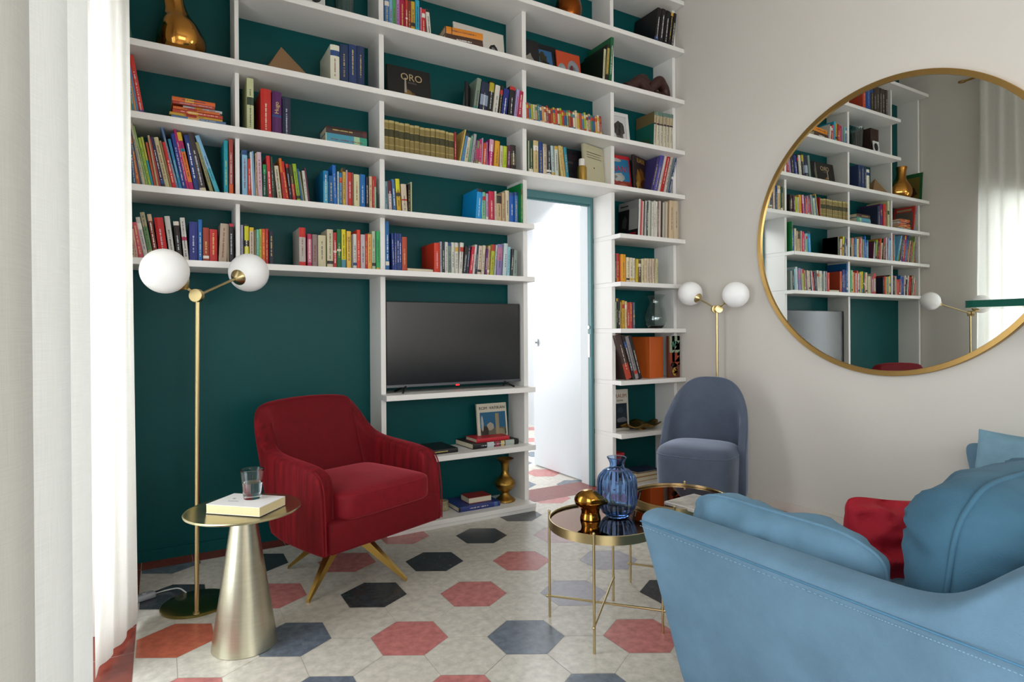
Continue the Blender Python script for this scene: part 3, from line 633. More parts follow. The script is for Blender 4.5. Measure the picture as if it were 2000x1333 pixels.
(.375,.0199,.2055,.0,.088,.13,'1c1c1c',[(.15,.45,'d0cc20'),(.6,.95,'c8c420')],None,''),
(.3979,.02,.1905,.0,.088,.13,'ccb8a4',[(.9,1,'d8b020')],None,''),
(.421,.0078,.1794,.0,.088,.13,'7a6c4c',[],None,''),
(.431,.0121,.1823,.0,.088,.13,'6cc0a8',[],None,''),
(.445,.0102,.1857,.0,.088,.13,'a8b840',[],None,''),
(.4567,.0161,.1876,.0,.088,.13,'d4561c',[],None,''),
(.4745,.0134,.1902,.0,.088,.13,'b02828',[],None,''),
(.4924,.0211,.181,.0,.088,.13,'181c30',[],None,''),
]),
('shelf above the red armchair',1.487,'books on shelf above the red armchair','book',[
(.6413,.0322,.2105,.0,.088,.18,'b8b0a8',[(0,.14,'c8281c'),(.76,1,'c8281c')],None,''),
(.684,.0212,.1796,.0,.088,.14,'b83058',[(.15,.85,'c87890')],None,''),
(.709,.0264,.1792,.0,.088,.14,'8a7470',[],None,''),
(.7381,.0405,.1772,.0,.088,.14,'c8c09c',[],None,''),
(.786,.0318,.2131,.0,.088,.14,'ccc4a4',[],None,''),
(.8201,.0167,.1985,.0,.088,.14,'b42c30',[],None,''),
(.8386,.0226,.2174,.0,.088,.14,'0c6434',[],None,''),
(.8639,.0228,.2188,.0,.088,.14,'d8c80c',[(0,.24,'4a88a0')],None,''),
(.8921,.0236,.2117,.0,.088,.14,'ddb44c',[],None,''),
(.9178,.0079,.1928,.0,.088,.14,'7a7468',[],None,''),
(.9273,.0189,.1979,.0,.088,.14,'ccccc4',[],None,''),
(.9485,.0187,.2233,.0,.088,.14,'d43c20',[],None,''),
(.9698,.0235,.1985,.0,.088,.14,'bcb0b4',[],None,''),
(.9951,.0118,.2041,.0,.088,.14,'bc2424',[],None,''),
(1.0094,.0224,.2041,.0,.088,.14,'dda050',[],None,''),
(1.0339,.0192,.2224,.0,.088,.14,'a8bca0',[],None,''),
(1.0579,.02,.2243,.0,.088,.14,'30a45c',[],None,''),
]),
('shelf directly above the television, left end',1.487,'books on shelf directly above the television, left end','book',[
(1.1129,.021,.284,.0,.088,.2,'14609c',[],None,''),
(1.1521,.012,.219,-.029,.088,.14,'243c84',[],None,''),
(1.1656,.0124,.2212,.0,.088,.14,'2a4490',[],None,''),
(1.1795,.0125,.2213,.0,.088,.14,'223878',[],None,''),
(1.1935,.0133,.2207,.0,.088,.14,'263e88',[],None,''),
(1.2108,.0296,.2039,.0,.088,.14,'b4482c',[],None,''),
]),
('shelf directly above the television, right end',1.487,'books on shelf directly above the television, right end','book',[
(1.4094,.0356,.1833,.0,.088,.2,'c83418',[],None,''),
(1.4481,.011,.1931,.0,.088,.14,'a0a8b0',[],None,''),
(1.4615,.015,.1941,.0,.088,.14,'1e2434',[],None,''),
(1.479,.0181,.1929,.0,.088,.14,'ccccc4',[],None,''),
(1.4992,.0202,.1897,.0,.088,.14,'6c8074',[],None,''),
(1.5216,.0214,.1937,.0,.088,.14,'c8c8bc',[],None,''),
(1.5453,.0205,.194,.0,.088,.14,'ccccc0',[],None,''),
(1.568,.0226,.1957,.067,.088,.14,'d0ccc4',[],None,''),
(1.5935,.0217,.1744,.112,.088,.14,'221c18',[],None,''),
(1.6176,.014,.1806,.1,.088,.14,'26304a',[],None,''),
(1.6364,.0218,.1774,.142,.088,.14,'bc2038',[],None,''),
(1.6608,.0131,.1907,.108,.088,.14,'d0c8c4',[],None,''),
(1.6766,.0116,.1836,.097,.088,.14,'24304a',[],None,''),
(1.693,.0255,.1852,.082,.088,.14,'c8b8a4',[],None,''),
(1.7216,.0182,.1895,.078,.088,.14,'ccc0a8',[],None,''),
(1.7438,.014,.1691,.093,.088,.14,'5c2464',[],None,''),
(1.7605,.0162,.1894,.067,.088,.14,'c09c78',[],None,''),
(1.7829,.0251,.1987,.075,.088,.14,'a8b030',[(.8,1,'b83028')],None,''),
(1.8111,.011,.1983,.082,.088,.14,'b0b8bc',[],None,''),
(1.8293,.0365,.2039,.058,.088,.14,'8474a8',[(.5,.9,'b07090')],None,''),
(1.8739,.028,.2122,.062,.088,.14,'bcccd0',[],None,''),
(1.9051,.0192,.1928,.05,.088,.14,'8cc0cc',[],None,''),
(1.9278,.0187,.181,.088,.088,.14,'2a3034',[],None,''),
(1.9495,.0297,.1761,.034,.088,.14,'84948c',[],None,''),
]),
('highest book shelf, seen in the mirror',3.243,'tall books on the high mirror-reflected shelf','book',[
(.5,.0485,.27,0,.04,.16,'3a3028',[],None,''),
(.551,.0485,.27,0,.04,.16,'40342a',[],None,''),
(.602,.0485,.27,0,.04,.16,'382c24',[],None,''),
(.653,.0485,.27,0,.04,.16,'443a30',[],None,''),
(.704,.0485,.27,0,.04,.16,'3c3028',[],None,''),
(.755,.0485,.27,0,.04,.16,'30281f',[],None,''),
(.806,.0727,.27,0,.04,.16,'1a4a90',[],None,''),
(.882,.0485,.24,0,.04,.16,'c04830',[],None,''),
]),
]
import colorsys
def cname(h):
    r,g,b=[int(h[i:i+2],16)/255 for i in (0,2,4)]; H,Sx,V=colorsys.rgb_to_hsv(r,g,b); H*=360
    if V<.2 or (V<.28 and Sx<.35): return 'black'
    if Sx<.12: return 'grey' if V<.68 else 'off-white'
    if H<12 or H>=345: return 'maroon' if V<.5 else ('pink' if Sx<.5 else 'red')
    if H<40:
        if V<.45: return 'dark brown'
        if V<.62: return 'brown'
        if Sx<.38: return 'cream' if V>.72 else 'taupe'
        return 'orange' if V>.8 and Sx>.55 else 'rust'
    if H<68:
        if Sx<.35: return 'cream' if V>.7 else 'khaki'
        return 'yellow' if V>.7 else 'olive'
    if H<95: return 'lime' if Sx>.5 and V>.6 else 'sage'
    if H<165: return ('dark green' if V<.45 else 'green') if Sx>.25 else 'pale green'
    if H<195: return 'teal' if Sx>.35 else 'pale teal'
    if H<250: return 'navy' if V<.5 else ('light blue' if Sx<.5 else 'blue')
    if H<300: return 'lilac' if Sx<.35 else 'purple'
    return 'magenta' if Sx>.6 else ('plum' if V<.5 else 'mauve')
ORD='first second third fourth fifth sixth seventh eighth ninth tenth eleventh twelfth thirteenth fourteenth fifteenth sixteenth seventeenth eighteenth nineteenth twentieth'.split()
def ordn(i):
    if i<20: return ORD[i]
    t,u=divmod(i+1,10); tens={2:'twenty',3:'thirty'}[t]
    return tens+('-'+ORD[u-1] if u else 'th').replace('yth','ieth') if u else {2:'twentieth',3:'thirtieth'}[t]
def book(name,wd,h,d,colr,bands,title,rng,text=None,kind='book'):
    """closed book standing, spine on -Y at y=0, bottom-left front at the origin"""
    bm=nb(); c=min(.003,wd*.2); mats=[paper(colr)]
    hard = h>.21 or kind=='antique volume'
    box(bm,0,c,0,d,0,h); box(bm,wd-c,wd,0,d,0,h)
    segs=[]; cur=0
    for (a,b_,cc) in sorted(bands):
        if a>cur: segs.append((cur,a,0))
        mm=paper(cc)
        if mm not in mats: mats.append(mm)
        segs.append((a,b_,mats.index(mm))); cur=b_
    if cur<1: segs.append((cur,1,0))
    for a,b_,mi in segs:
        # gently rounded spine
        k=3; xs=[c*.0+(wd)*q/k for q in range(k+1)]; bul=min(.004,wd*.12)
        ys=[0,-bul,-bul,0]
        z0,z1=a*h,b_*h
        v0=[bm.verts.new((x,y,z0)) for x,y in zip(xs,ys)]; v1=[bm.verts.new((x,y,z1)) for x,y in zip(xs,ys)]
        for q in range(k):
            f_=bm.faces.new((v0[q],v0[q+1],v1[q+1],v1[q])); f_.material_index=mi
        if a==0: bm.faces.new([bm.verts.new((xs[j],ys[j],0)) for j in (0,3,2,1)])
        if b_==1: bm.faces.new([bm.verts.new((xs[j],ys[j],h)) for j in (0,1,2,3)])
    o=mesh_obj(name,bm,mats)
    ins=.003 if hard else .0003
    bxo('pages',(c,wd-c,.001,d-ins-.001,ins,h-ins),PAGES,o,bev=0)
    # lettering marks along the spine
    if title!=0 and wd>.009:
        r,g,b_=[int(colr[i:i+2],16) for i in (0,2,4)]; lum=.3*r+.59*g+.11*b_
        tc=rng.choice(['e8e2d0','d8c070','ffffff','c8d0d8']) if lum<120 else rng.choice(['2a2622','802420','203058','3a3a3a'])
        if text:
            text_mesh('title',text,wd*.62,paper(tc),o,Matrix.Translation((wd*.68,-.0045,h*.52))@Matrix.Rotation(-PI/2,4,'Y')@UPR)
        else:
            bm=nb(); z=h*rng.uniform(.1,.3); top=h*rng.uniform(.62,.92); cx=wd/2; tw=min(.0042,wd*.17); y0=-min(.004,wd*.12)-.0004
            gap=0
            while z<top:
                L_=rng.uniform(.002,.0048)
                if rng.random()<.82:
                    a=rng.uniform(.6,1); box(bm,cx-tw*a,cx+tw*a*rng.uniform(.5,1),y0,y0+.0005,z,z+L_*.65)
                z+=L_
                if gap and rng.random()<.05: z+=gap
            if len(bm.faces): mesh_obj('title',bm,paper(tc),o)
            else: bm.free()
    return o
BK={}
rng=random.Random(11)
for place,z,grp,kind,bks in ROWS:
    for i,(x0,wd,h,lean,y,d,colr,bands,text,cn) in enumerate(bks):
        sz='thick' if wd>.034 else ('slim' if wd<.014 else ('tall' if h>.24 else ''))
        nm={'antique volume':'antique_book','paperback':'paperback','magazine':'magazine'}.get(kind,'book')
        if not bands and kind=='book' and wd>.012 and rng.random()<.45:
            k=rng.choice([(.0,.08),(.9,1),(.72,.86),(.12,.2),(.45,.5)]); bands=[(k[0],k[1],rng.choice(['d8d0c0','2a2826','b83028','c8a040','2a4a80','e0dcd0']))]
        o=book(nm,wd,h,d,colr,bands,0 if kind=='antique volume' or (kind in('magazine','paperback') and rng.random()<.6) else 1,rng,text,kind)
        BK[place,i]=(o,wd,h,d)
        o.location=(x0,y+min(.004,wd*.12)+rng.uniform(0,.004)*(lean==0),z+.0003)
        if lean>0: # pivot on right bottom corner
            o.location.x=x0; o.location.z=z+.0003+wd*math.sin(lean)
        o.rotation_euler=(0,lean,0)
        c=cn or cname(colr); pos=ordn(i)+' from left'
        n_=len(bks)
        lab=' '.join(x for x in (sz,c,('leaning ' if abs(lean)>.1 else '')+kind) if x)+', '+pos+', '+place
        wds=lab.split()
        if len(wds)>16: lab=' '.join(lab.replace('leaning ','').split()); wds=lab.split()
        if len(wds)>16: lab=' '.join(wds[:16])
        tag(o,lab,kind if kind in('magazine',) else 'book',grp)

def sideart(place,i,arts,right=False):
    o,wd,h,d=BK[place,i]
    for k,(pts,hx) in enumerate(arts):
        bm=nb(); f_=bm.faces.new([bm.verts.new(((wd+.0006+.0003*k) if right else (-.0006-.0003*k),(1-p)*d,q*h)) for p,q in pts]); bmesh.ops.solidify(bm,geom=[f_],thickness=.0001)
        mesh_obj('cover_picture',bm,paper(hx),o)

sideart('shelf by the curtain under the gold gourd vase',5,[([(.08,.06),(.92,.06),(.92,.8),(.08,.8)],'8a8478'),([(.2,.15),(.7,.2),(.75,.5),(.3,.6)],'b05040'),([(.15,.84),(.85,.84),(.85,.92),(.15,.92)],'d8c8a0')],True)
sideart('shelf two above the television, left end',6,[([(0,0),(1,0),(1,1),(0,1)],'6a3c28'),([(.2,.15),(.8,.15),(.8,.6),(.2,.6)],'6c7a50'),([(.15,.7),(.85,.7),(.85,.85),(.15,.85)],'b89868')],True)
# ------------------------------------------------------------ lying books and covers facing out
rng=random.Random(3)
def lying(wd,h,d,colr,x,y,z,rz,label,cat='book',bands=(),group=None,name='book',title=1,text=None,flip=False):
    o=book(name,wd,h,d,colr,list(bands),title,rng,text)
    R=Matrix.Rotation(PI/2,4,'Y')
    if flip: R=Matrix.Rotation(PI,4,'Z')@R   # spine away, page edges towards the room
    if flip: o.matrix_world=Matrix.Translation((x,y,z+wd+.0005))@Matrix.Rotation(rz,4,'Z')@Matrix.Translation((h,d,0))@R
    else: o.matrix_world=Matrix.Translation((x,y,z+wd+.0005))@Matrix.Rotation(rz,4,'Z')@R
    return tag(o,label,cat,group)
BF=Matrix(((0,0,1,0),(1,0,0,0),(0,1,0,0),(0,0,0,1)))  # text plane -> board facing +X with Y right
def facing(name,thick,h,w_,colr,x,y,z,back,label,cat,art=(),texts=(),rz=0,title=0,group=None):
    """book standing with its front cover toward the room, spine on the left, leaning back"""
    o=book(name,thick,h,w_,colr,[],title,rng)
    o.matrix_world=Matrix.Translation((x,y,z+thick*math.sin(back)+.0005))@Matrix.Rotation(rz,4,'Z')@Matrix.Rotation(-back,4,'X')@Matrix.Translation((0,0,0))@Matrix.Rotation(-PI/2,4,'Z')
    for k,a in enumerate(art):
        bm=nb(); nm,pts,hx=a
        vs=[bm.verts.new((thick+.0005+.0001*k,p*w_,q*h)) for p,q in pts]; f_=bm.faces.new(vs)
        bmesh.ops.solidify(bm,geom=[f_],thickness=-.0004)
        mesh_obj(nm,bm,paper(hx),o)
    for body,sz,px,pz,hx,sx in texts:
        text_mesh('lettering',body,sz,paper(hx),o,Matrix.Translation((thick+.0022,px*w_,pz*h))@BF,.0003,'CENTER',sx)
    return tag(o,label,cat,group)
def rc(a,b,c,d): return [(a,c),(b,c),(b,d),(a,d)]
def blob(cx,cy,rx,ry,n=14,seed=0,j=.25):
    q=random.Random(seed); return [(cx+rx*math.cos(2*PI*k/n)*(1+q.uniform(-j,j)),cy+ry*math.sin(2*PI*k/n)*(1+q.uniform(-j,j))) for k in range(n)]
# bottom bays
g='books stacked under the television'
lying(.026,.19,.235,'16181a',1.35,.055,.419,.02,'dark hardback with gold lettering lying behind the armchair arm',text=None,group=g)
lying(.034,.335,.235,'1c1a1c',1.648,.075,.419,.05,'large dark picture-spined book lying under the red book',bands=[(.3,.45,'b8c0c0'),(.47,.58,'8a3a44'),(.6,.68,'c8b070'),(.7,.9,'a8b0a8')],group=g)
lying(.024,.235,.15,'b82632',1.682,.09,.4535,.02,'red clothbound book on top of the picture-spined book',title=0,group=g)
facing('book',.018,.255,.215,'c8c0ac',1.748,.205,.419,.12,'guide book reading ROM VATIKAN propped on the teal wall','book',
 [('cover_picture',rc(.08,.95,.05,.78),'3a7fa8'),('cover_picture',rc(.08,.95,.05,.38),'8a8a74'),('cover_picture',rc(.6,.72,.1,.74),'c8b890'),('cover_picture',blob(.42,.42,.12,.1,12,3,.1),'d0c8b4'),('cover_picture',blob(.22,.25,.12,.18,12,5,.3),'4a4038'),('cover_picture',blob(.15,.5,.04,.2,8,6,.2),'d8d8d4'),('cover_picture',blob(.8,.25,.13,.12,12,8,.3),'b0a888')],
 [('ROM  VATIKAN',.026,.5,.85,'1c1a1a',1.05)])
lying(.03,.285,.225,'2c3a7c',1.548,.07,.05,.0,'blue spined large book lying on the bottom shelf',bands=[(.0,.04,'1c1c20'),(.85,.93,'4a6a9a')],group='books on the bottom shelf under the television')
lying(.036,.155,.115,'8a2420',1.635,.105,.0806,.0,'small thick dark red book on the blue spined book',title=0,flip=True,group='books on the bottom shelf under the television')
# stack of comics in the curtain bay
cx=[('4a6a98',.014,.245,0),('5a7aa0',.013,.235,.006),('c89a38',.013,.228,-.004),('b8402a',.015,.215,.004),('c8662a',.012,.2,.0),('b8c0c8',.012,.17,.03),('a8402c',.012,.18,-.01),('d0622a',.02,.185,-.01)]
z=2.153; xx=.055
zoffs=0
labs=['grey-blue comic album at the very bottom of the comic stack','steel blue comic album second from the bottom of the stack','mustard comic album third from bottom of the stack','red comic album fourth from bottom of the stack','orange comic album in the middle of the stack','pale short comic album near the top of the stack','brick comic album just under the thick orange top one','thick orange album on top of the comic stack']
for k,(c,t_,L_,dx) in enumerate(cx):
    lying(t_,L_,.17,c,xx+dx+(.22-L_)*.4,.06+abs(dx)*.5,z+zoffs,rng.uniform(-.05,.05),labs[k]+' by the curtain','comic album',bands=[(.3,.5,'d8a040' if k%2 else 'b03028')],group='comic albums stacked by the curtain')
    zoffs+=t_+.001
# two lying books next to the antique volumes
lying(.064,.225,.15,'4a98ae',.776,.07,2.153,.0,'turquoise thick book lying under the brown one, middle bay','book',[(.0,.02,'d8d0a0'),(.68,.82,'a8c8a0'),(.82,1,'3a9a80')],group='two books lying in the middle bay')
lying(.036,.222,.15,'3a2420',.779,.072,2.2185,.0,'dark brown book lying on the turquoise one','book',[(.9,1,'5a2824')],group='two books lying in the middle bay')
# orange over brown, with the drawing panel
lying(.056,.24,.17,'4c3222',1.475,.06,2.862,-.1,'brown book under the bright orange one, high television bay',group='two books lying high over the television')
lying(.044,.24,.165,'d88418',1.478,.065,2.919,-.1,'bright orange book lying on the brown one, high television bay','book',[(0,.02,'2a1c10'),(.16,.18,'2a1c10')],group='two books lying high over the television')
facing('art_book',.012,.225,.36,'cfcac0',1.60,.2,2.862,.12,'wide white art book with black ink heads leaning on the teal wall','book',
 [('cover_picture',blob(.42,.62,.09,.2,16,2,.3),'2a2a2c'),('cover_picture',blob(.52,.5,.05,.14,12,7,.3),'6a6a6c'),('cover_picture',blob(.78,.35,.11,.27,18,9,.2),'3a3a3c'),('cover_picture',blob(.77,.4,.05,.13,12,11,.2),'a8a4a0'),('cover_picture',blob(.93,.3,.03,.1,9,13,.3),'2c2c30')])
facing('art_book',.028,.235,.27,'15120f',1.165,.2,2.483,.14,'black ORO cover with a gold jewel, faced out in the television bay','book',
 [('cover_picture',blob(.5,.2,.17,.17,18,21,.25),'8a5a30'),('cover_picture',blob(.45,.3,.1,.1,12,25,.3),'a88450'),('cover_picture',[(.37,.33),(.43,.33),(.42,.72),(.39,.72)],'cfc6b4'),('cover_picture',blob(.56,.17,.07,.08,12,24,.3),'2c1c12')],
 [('ORO',.062,.55,.66,'b8a078',1),('exhibit',.02,.56,.58,'6a6258',1)])
lying_t=facing('slate_frame',.02,.19,.14,'101012',1.62,.1,2.483,.0,'black framed grey slate standing edgewise before the leaning books','frame',[('slate',rc(.12,.9,.08,.92),'3a3c40')],rz=.95)
# over the doorway, faced out
facing('art_book',.012,.235,.15,'17171a',2.068,.17,2.862,.16,'black and white faced-out book tucked by the divider over the doorway','book',[('cover_picture',blob(.45,.3,.3,.25,14,4,.35),'b8b4a8')])
facing('art_book',.014,.25,.26,'111316',2.135,.2,2.862,.2,'black book with blue riverside photograph over the doorway','book',[('cover_picture',rc(.05,.82,.02,.83),'4a88bc'),('cover_picture',blob(.52,.55,.16,.2,14,31,.3),'54503c'),('cover_picture',blob(.6,.25,.14,.25,14,33,.3),'2c2a28'),('cover_picture',rc(.22,.42,.05,.6),'7ab0d0')])
facing('art_book',.012,.225,.2,'c24a24',2.375,.19,2.862,.14,'orange faced-out book with two pale discs over the doorway','book',[('cover_picture',blob(.2,.3,.2,.3,20,41,.02),'b8c0c4'),('cover_picture',blob(.68,.36,.27,.42,24,42,.02),'b4bcc4'),('cover_picture',blob(.6,.35,.1,.25,12,43,.3),'8a4a4a'),('cover_picture',blob(.72,.2,.08,.14,12,44,.3),'3c3c54')])
facing('book',.02,.26,.19,'17181c',2.40,.2,2.153,.14,'black picture book standing behind the gold bottle','book',[('cover_picture',rc(.08,.8,.72,.86),'3a2c34'),('cover_picture',rc(.1,.9,.3,.55),'2c2c34')],[('notte',.03,.4,.6,'6a5460',1)])
facing('folder',.028,.29,.215,'b9b394',2.545,.13,2.153,.07,'pale cream folder of papers leaning beside the gold bottle','folder',[('printed_text',rc(.1,.85,.8,.82),'8a8670'),('printed_text',rc(.1,.8,.74,.755),'8a8670'),('printed_text',rc(.1,.85,.68,.695),'8a8670'),('emblem',blob(.45,.45,.035,.02,12,4,.1),'5a5a50')],rz=.25)
# mirror wall bay, faced out
bm=nb(); fo=thing('photo_frame','white framed grey portrait photograph in the mirror-wall bay','photo frame',(2.83,.16,2.484))
def frm(w_,h,t,b,mf,mi_,parent,inner=None):
    bm=nb()
    for q in ((0,w_,0,b),(0,w_,h-b,h),(0,b,b,h-b),(w_-b,w_,b,h-b)): box(bm,q[0],q[1],0,t,q[2],q[3],bev=.001)
    mesh_obj('frame',bm,mf,parent); bxo('photograph',(b*.9,w_-b*.9,t*.4,t*.6,b*.9,h-b*.9),mi_,parent,bev=0)
frm(.175,.265,.018,.028,mat('white_frame','d8d8d6',.4),paper('c8c8c8'),fo)
for a in (blob(.085,.1,.035,.05,16,3,.15),blob(.08,.14,.05,.06,16,5,.2)):
    bm=nb(); f_=bm.faces.new([bm.verts.new((p,.0068,q)) for p,q in a]); bmesh.ops.solidify(bm,geom=[f_],thickness=.0004); bm_o=mesh_obj('portrait',bm,paper('5c5a58' if a[0][1]>.12 else '8c8884'),fo)
fo.rotation_euler=(-.12,0,0)
facing('comic_album',.01,.28,.205,'b8222c',2.815,.17,2.153,.13,'red-bordered comic album with a light blue cover, faced out','comic album',
 [('cover_picture',rc(.05,.93,.04,.9),'3a98c8'),('cover_picture',rc(.05,.93,.04,.3),'b85040'),('cover_picture',blob(.42,.4,.3,.12,16,4,.2),'c8ccc8'),('cover_picture',blob(.35,.86,.25,.05,12,4,.1),'d8d0c8'),('cover_picture',blob(.6,.17,.25,.08,14,8,.3),'d07860')],
 [('RANI',.062,.5,.55,'b81c2c',1)])
facing('book',.016,.285,.215,'2a1c18',3.01,.14,2.153,.06,'dark ILIADE cover with amber figures leaning by the mirror wall','book',
 [('cover_picture',blob(.45,.35,.35,.3,20,14,.3),'8a5a20'),('cover_picture',blob(.3,.4,.12,.22,12,15,.3),'b88838'),('cover_picture',blob(.6,.25,.15,.18,14,16,.3),'5a2a14'),('cover_picture',blob(.2,.25,.1,.1,10,17,.3),'d0a850')],
 [('ILIADE',.046,.5,.84,'a8843c',.9)],rz=.35)
PM='white shelf beside the doorway, topmost magazines'
def rc2(a,b,c,d): return [(a,c),(b,c),(b,d),(a,d)]
sideart(PM,0,[(rc2(0,1,0,.78),'1c1c1e'),(rc2(0,1,.78,1),'9c9c9a'),(rc2(.55,.98,.2,.78),'a8a8a4'),(rc2(.55,.9,.02,.12),'a82430'),(rc2(.1,.5,.86,.9),'3a3a3a'),([(.2,.3),(.4,.25),(.45,.5),(.35,.62),(.22,.5)],'4a4a48')])
PA='shelf over the doorway with picture covers'
sideart(PA,0,[(rc2(0,1,0,1),'142a1c')])
PV='shelf at the mirror wall beside the framed photo'
sideart(PV,0,[(rc2(.0,1,0,.7),'2f8474'),(rc2(0,1,.7,1),'9a8458'),([(.1,.1),(.9,.05),(.8,.3),(.4,.35)],'4a7050')])
# orange box file and painting book
o=thing('box_file','orange box file turned edge-on beside the painted-cover book','box file',(3.10,.075,.792))
bm=nb(); box(bm,0,.15,0,.21,0,.305,bev=.002); mesh_obj('body',bm,mat('orange_card','c05a1e',.5,bump=.05,bscale=80),o); o.rotation_euler=(0,0,.12)
facing('art_book',.03,.31,.105,'5a2c1c',3.262,.07,.792,.0,'painted-cover art book, red and green, at the right end','book',
 [('cover_picture',rc(0,1,.55,1),'8a9a80'),('cover_picture',rc(0,1,.3,.6),'8c3820'),('cover_picture',blob(.5,.15,.3,.1,14,4,.3),'b08838'),('cover_picture',blob(.5,.8,.3,.08,14,5,.3),'4a7a68'),('cover_picture',blob(.4,.3,.3,.06,14,6,.3),'2c1c18')])
facing('book',.02,.295,.155,'bab4a8',2.80,.16,.419,.05,'grey book reading RAUM with a storm photograph, near the doorway','book',
 [('cover_picture',rc(.05,.9,.06,.66),'2c3844'),('cover_picture',blob(.6,.25,.3,.07,14,3,.2),'7a8088'),('cover_picture',blob(.5,.5,.2,.07,14,4,.3),'3c5060'),('cover_picture',rc(.05,.9,.06,.2),'1c1c22')],
 [('RAUM',.04,.55,.8,'8a5a4a',1.0),('ROME',.018,.5,.71,'6a5a54',1.2)])
# gilded leaf dish
bm=nb(); n=48; q=random.Random(2)
rings=[]
for j,(rr,zz) in enumerate([(.005,.012),(.06,.012),(.11,.018),(.15,.03),(.175,.042),(.172,.046),(.148,.036),(.11,.025),(.06,.018),(.005,.018)]):
    rings.append([bm.verts.new((rr*math.cos(2*PI*k/n)*(1+.06*math.sin(7*2*PI*k/n)+.03*math.sin(11*2*PI*k/n)),.62*rr*math.sin(2*PI*k/n)*(1+.08*math.sin(5*2*PI*k/n)),zz+(.012*math.sin(6*2*PI*k/n)*(rr/.17)**2))) for k in range(n)])
for a,b in zip(rings,rings[1:]):
    for k in range(n): bm.faces.new((a[k],a[(k+1)%n],b[(k+1)%n],b[k]))
bm.faces.new(list(reversed(rings[0]))); bm.faces.new(rings[-1])
lathe(bm,[(.04,0),(.045,.004),(.03,.013)],24)
o=mesh_obj('leaf_dish',bm,mat('bronze_leaf','8a6a34',.35,1,var=.5,vscale=30,bump=.3,bscale=60),None,True); o.location=(3.05,.125,.4195); tag(o,'bronze leaf-edged dish on the low shelf behind the blue chair','dish')
# bottom shelf right
bxo_=thing('small_box','small red and blue box behind the blue glass vase','box',(2.81,.13,.05))
bxo('body',(0,.09,0,.09,0,.21),paper('b82c30'),bxo_); bxo('side_label',(.0,.045,-.001,.0,.02,.16),paper('4a5a80'),bxo_,bev=0)
lying(.034,.24,.17,'b88850',2.95,.06,.05,.06,'tan paperback at the bottom of the floor-level stack','book',title=0,flip=True,group='books on the floor-level shelf')
lying(.026,.23,.165,'c09860',2.955,.062,.085,.04,'second tan paperback of the floor-level stack','book',title=0,flip=True,group='books on the floor-level shelf')
lying(.008,.22,.16,'26304c',2.965,.065,.1122,.0,'navy magazine on top of the floor-level stack','book',title=0,flip=True,group='books on the floor-level shelf')
# dictionary front cover marks, open cream book lying by it
lying(.028,.17,.11,'2c2a26',1.245,.1,1.487,.06,'cream-paged paperback lying before the orange dictionary','book',title=0,flip=True)
facing('art_book',.012,.3,.23,'1c5a34',-.112,.03,2.483,.1,'green-bordered picture leaning on the left side panel, seen in mirror','picture',[('cover_picture',rc(.1,.9,.08,.86),'8a7a3c'),('cover_picture',blob(.5,.35,.3,.2,14,4,.3),'5c3a24')],rz=PI/2)
bm=nb(); box(bm,0,.14,0,.2,0,.25,bev=.002); o=mesh_obj('album_box',bm,mat('dark_brown_leather','35201a',.5),None); o.location=(.62,.07,2.862); tag(o,'dark brown album box beside the cut-glass vase, seen in mirror','box')
fo=thing('photo_frame','small white framed round portrait before the brown album box','photo frame',(.67,.03,2.8625)); frm(.1,.115,.01,.008,mat('white_frame','d8d8d6',.4),paper('c8c8c8'),fo)
bm=nb(); f_=bm.faces.new([bm.verts.new((p,.0035,q)) for p,q in blob(.05,.06,.035,.038,20,3,.05)]); bmesh.ops.solidify(bm,geom=[f_],thickness=.0004); mesh_obj('portrait',bm,paper('3c3a3a'),fo)
fo.rotation_euler=(-.1,0,0)
# ------------------------------------------------------------ ornaments
def lath(name,prof,m,loc,label,cat,n=56,mod=None,sub=6,scl=None,smooth=True,auto=40):
    bm=nb(); lathe(bm,smoothprof(prof,sub) if sub else prof,n,mod=mod)
    if scl: bmesh.ops.scale(bm,vec=scl,verts=bm.verts)
    o=mesh_obj(name,bm,m,None,smooth,auto); o.location=loc; return tag(o,label,cat)
# gourd vase, lobed and leaning a little
bm=nb(); pf=smoothprof([(.035,0),(.07,.006),(.1,.05),(.106,.1),(.088,.16),(.062,.205),(.047,.25),(.045,.3),(.052,.345),(.048,.35),(.03,.31)],7)
lathe(bm,pf,64,mod=lambda a,z:1+(.06*math.sin(3*a+.6)+.035*math.sin(5*a))*max(0,1-((z-.09)/.12)**2))
for v in bm.verts: v.co.x+= -.06*max(0,v.co.z-.05)**1.3; v.co.x+=.012*math.sin(v.co.z*14)
o=mesh_obj('gourd_vase',bm,GOLD,None,True); o.location=(.088,.14,2.483); tag(o,'polished gold gourd-shaped vase high on the shelf by the curtain','vase')
lath('copper_vase',[(.03,0),(.06,.008),(.085,.06),(.092,.12),(.075,.18),(.045,.215),(.032,.24),(.04,.26)],mat('dark_copper','8a4a1c',.22,1),(2.44,.15,3.243),'dark copper round vase on the top shelf over the doorway','vase')
bm=nb()
for (x,y,z,a,b,c_) in ((0,0,.0,.0,0,0),): pass
pv=[(-.12,-.08,0),(.12,-.08,0),(.12,.09,0),(-.12,.09,0)]
vs=[bm.verts.new(p) for p in pv]; ap=bm.verts.new((-.02,.0,.17)); bm.faces.new(list(reversed(vs)))
for k in range(4): bm.faces.new((vs[k],vs[(k+1)%4],ap))
o=mesh_obj('pyramid_ornament',bm,mat('tan_card','8a6a48',.55)); o.location=(.585,.14,2.483); o.rotation_euler=(0,0,.15); tag(o,'tan pyramid ornament beside the white and blue volumes','ornament')
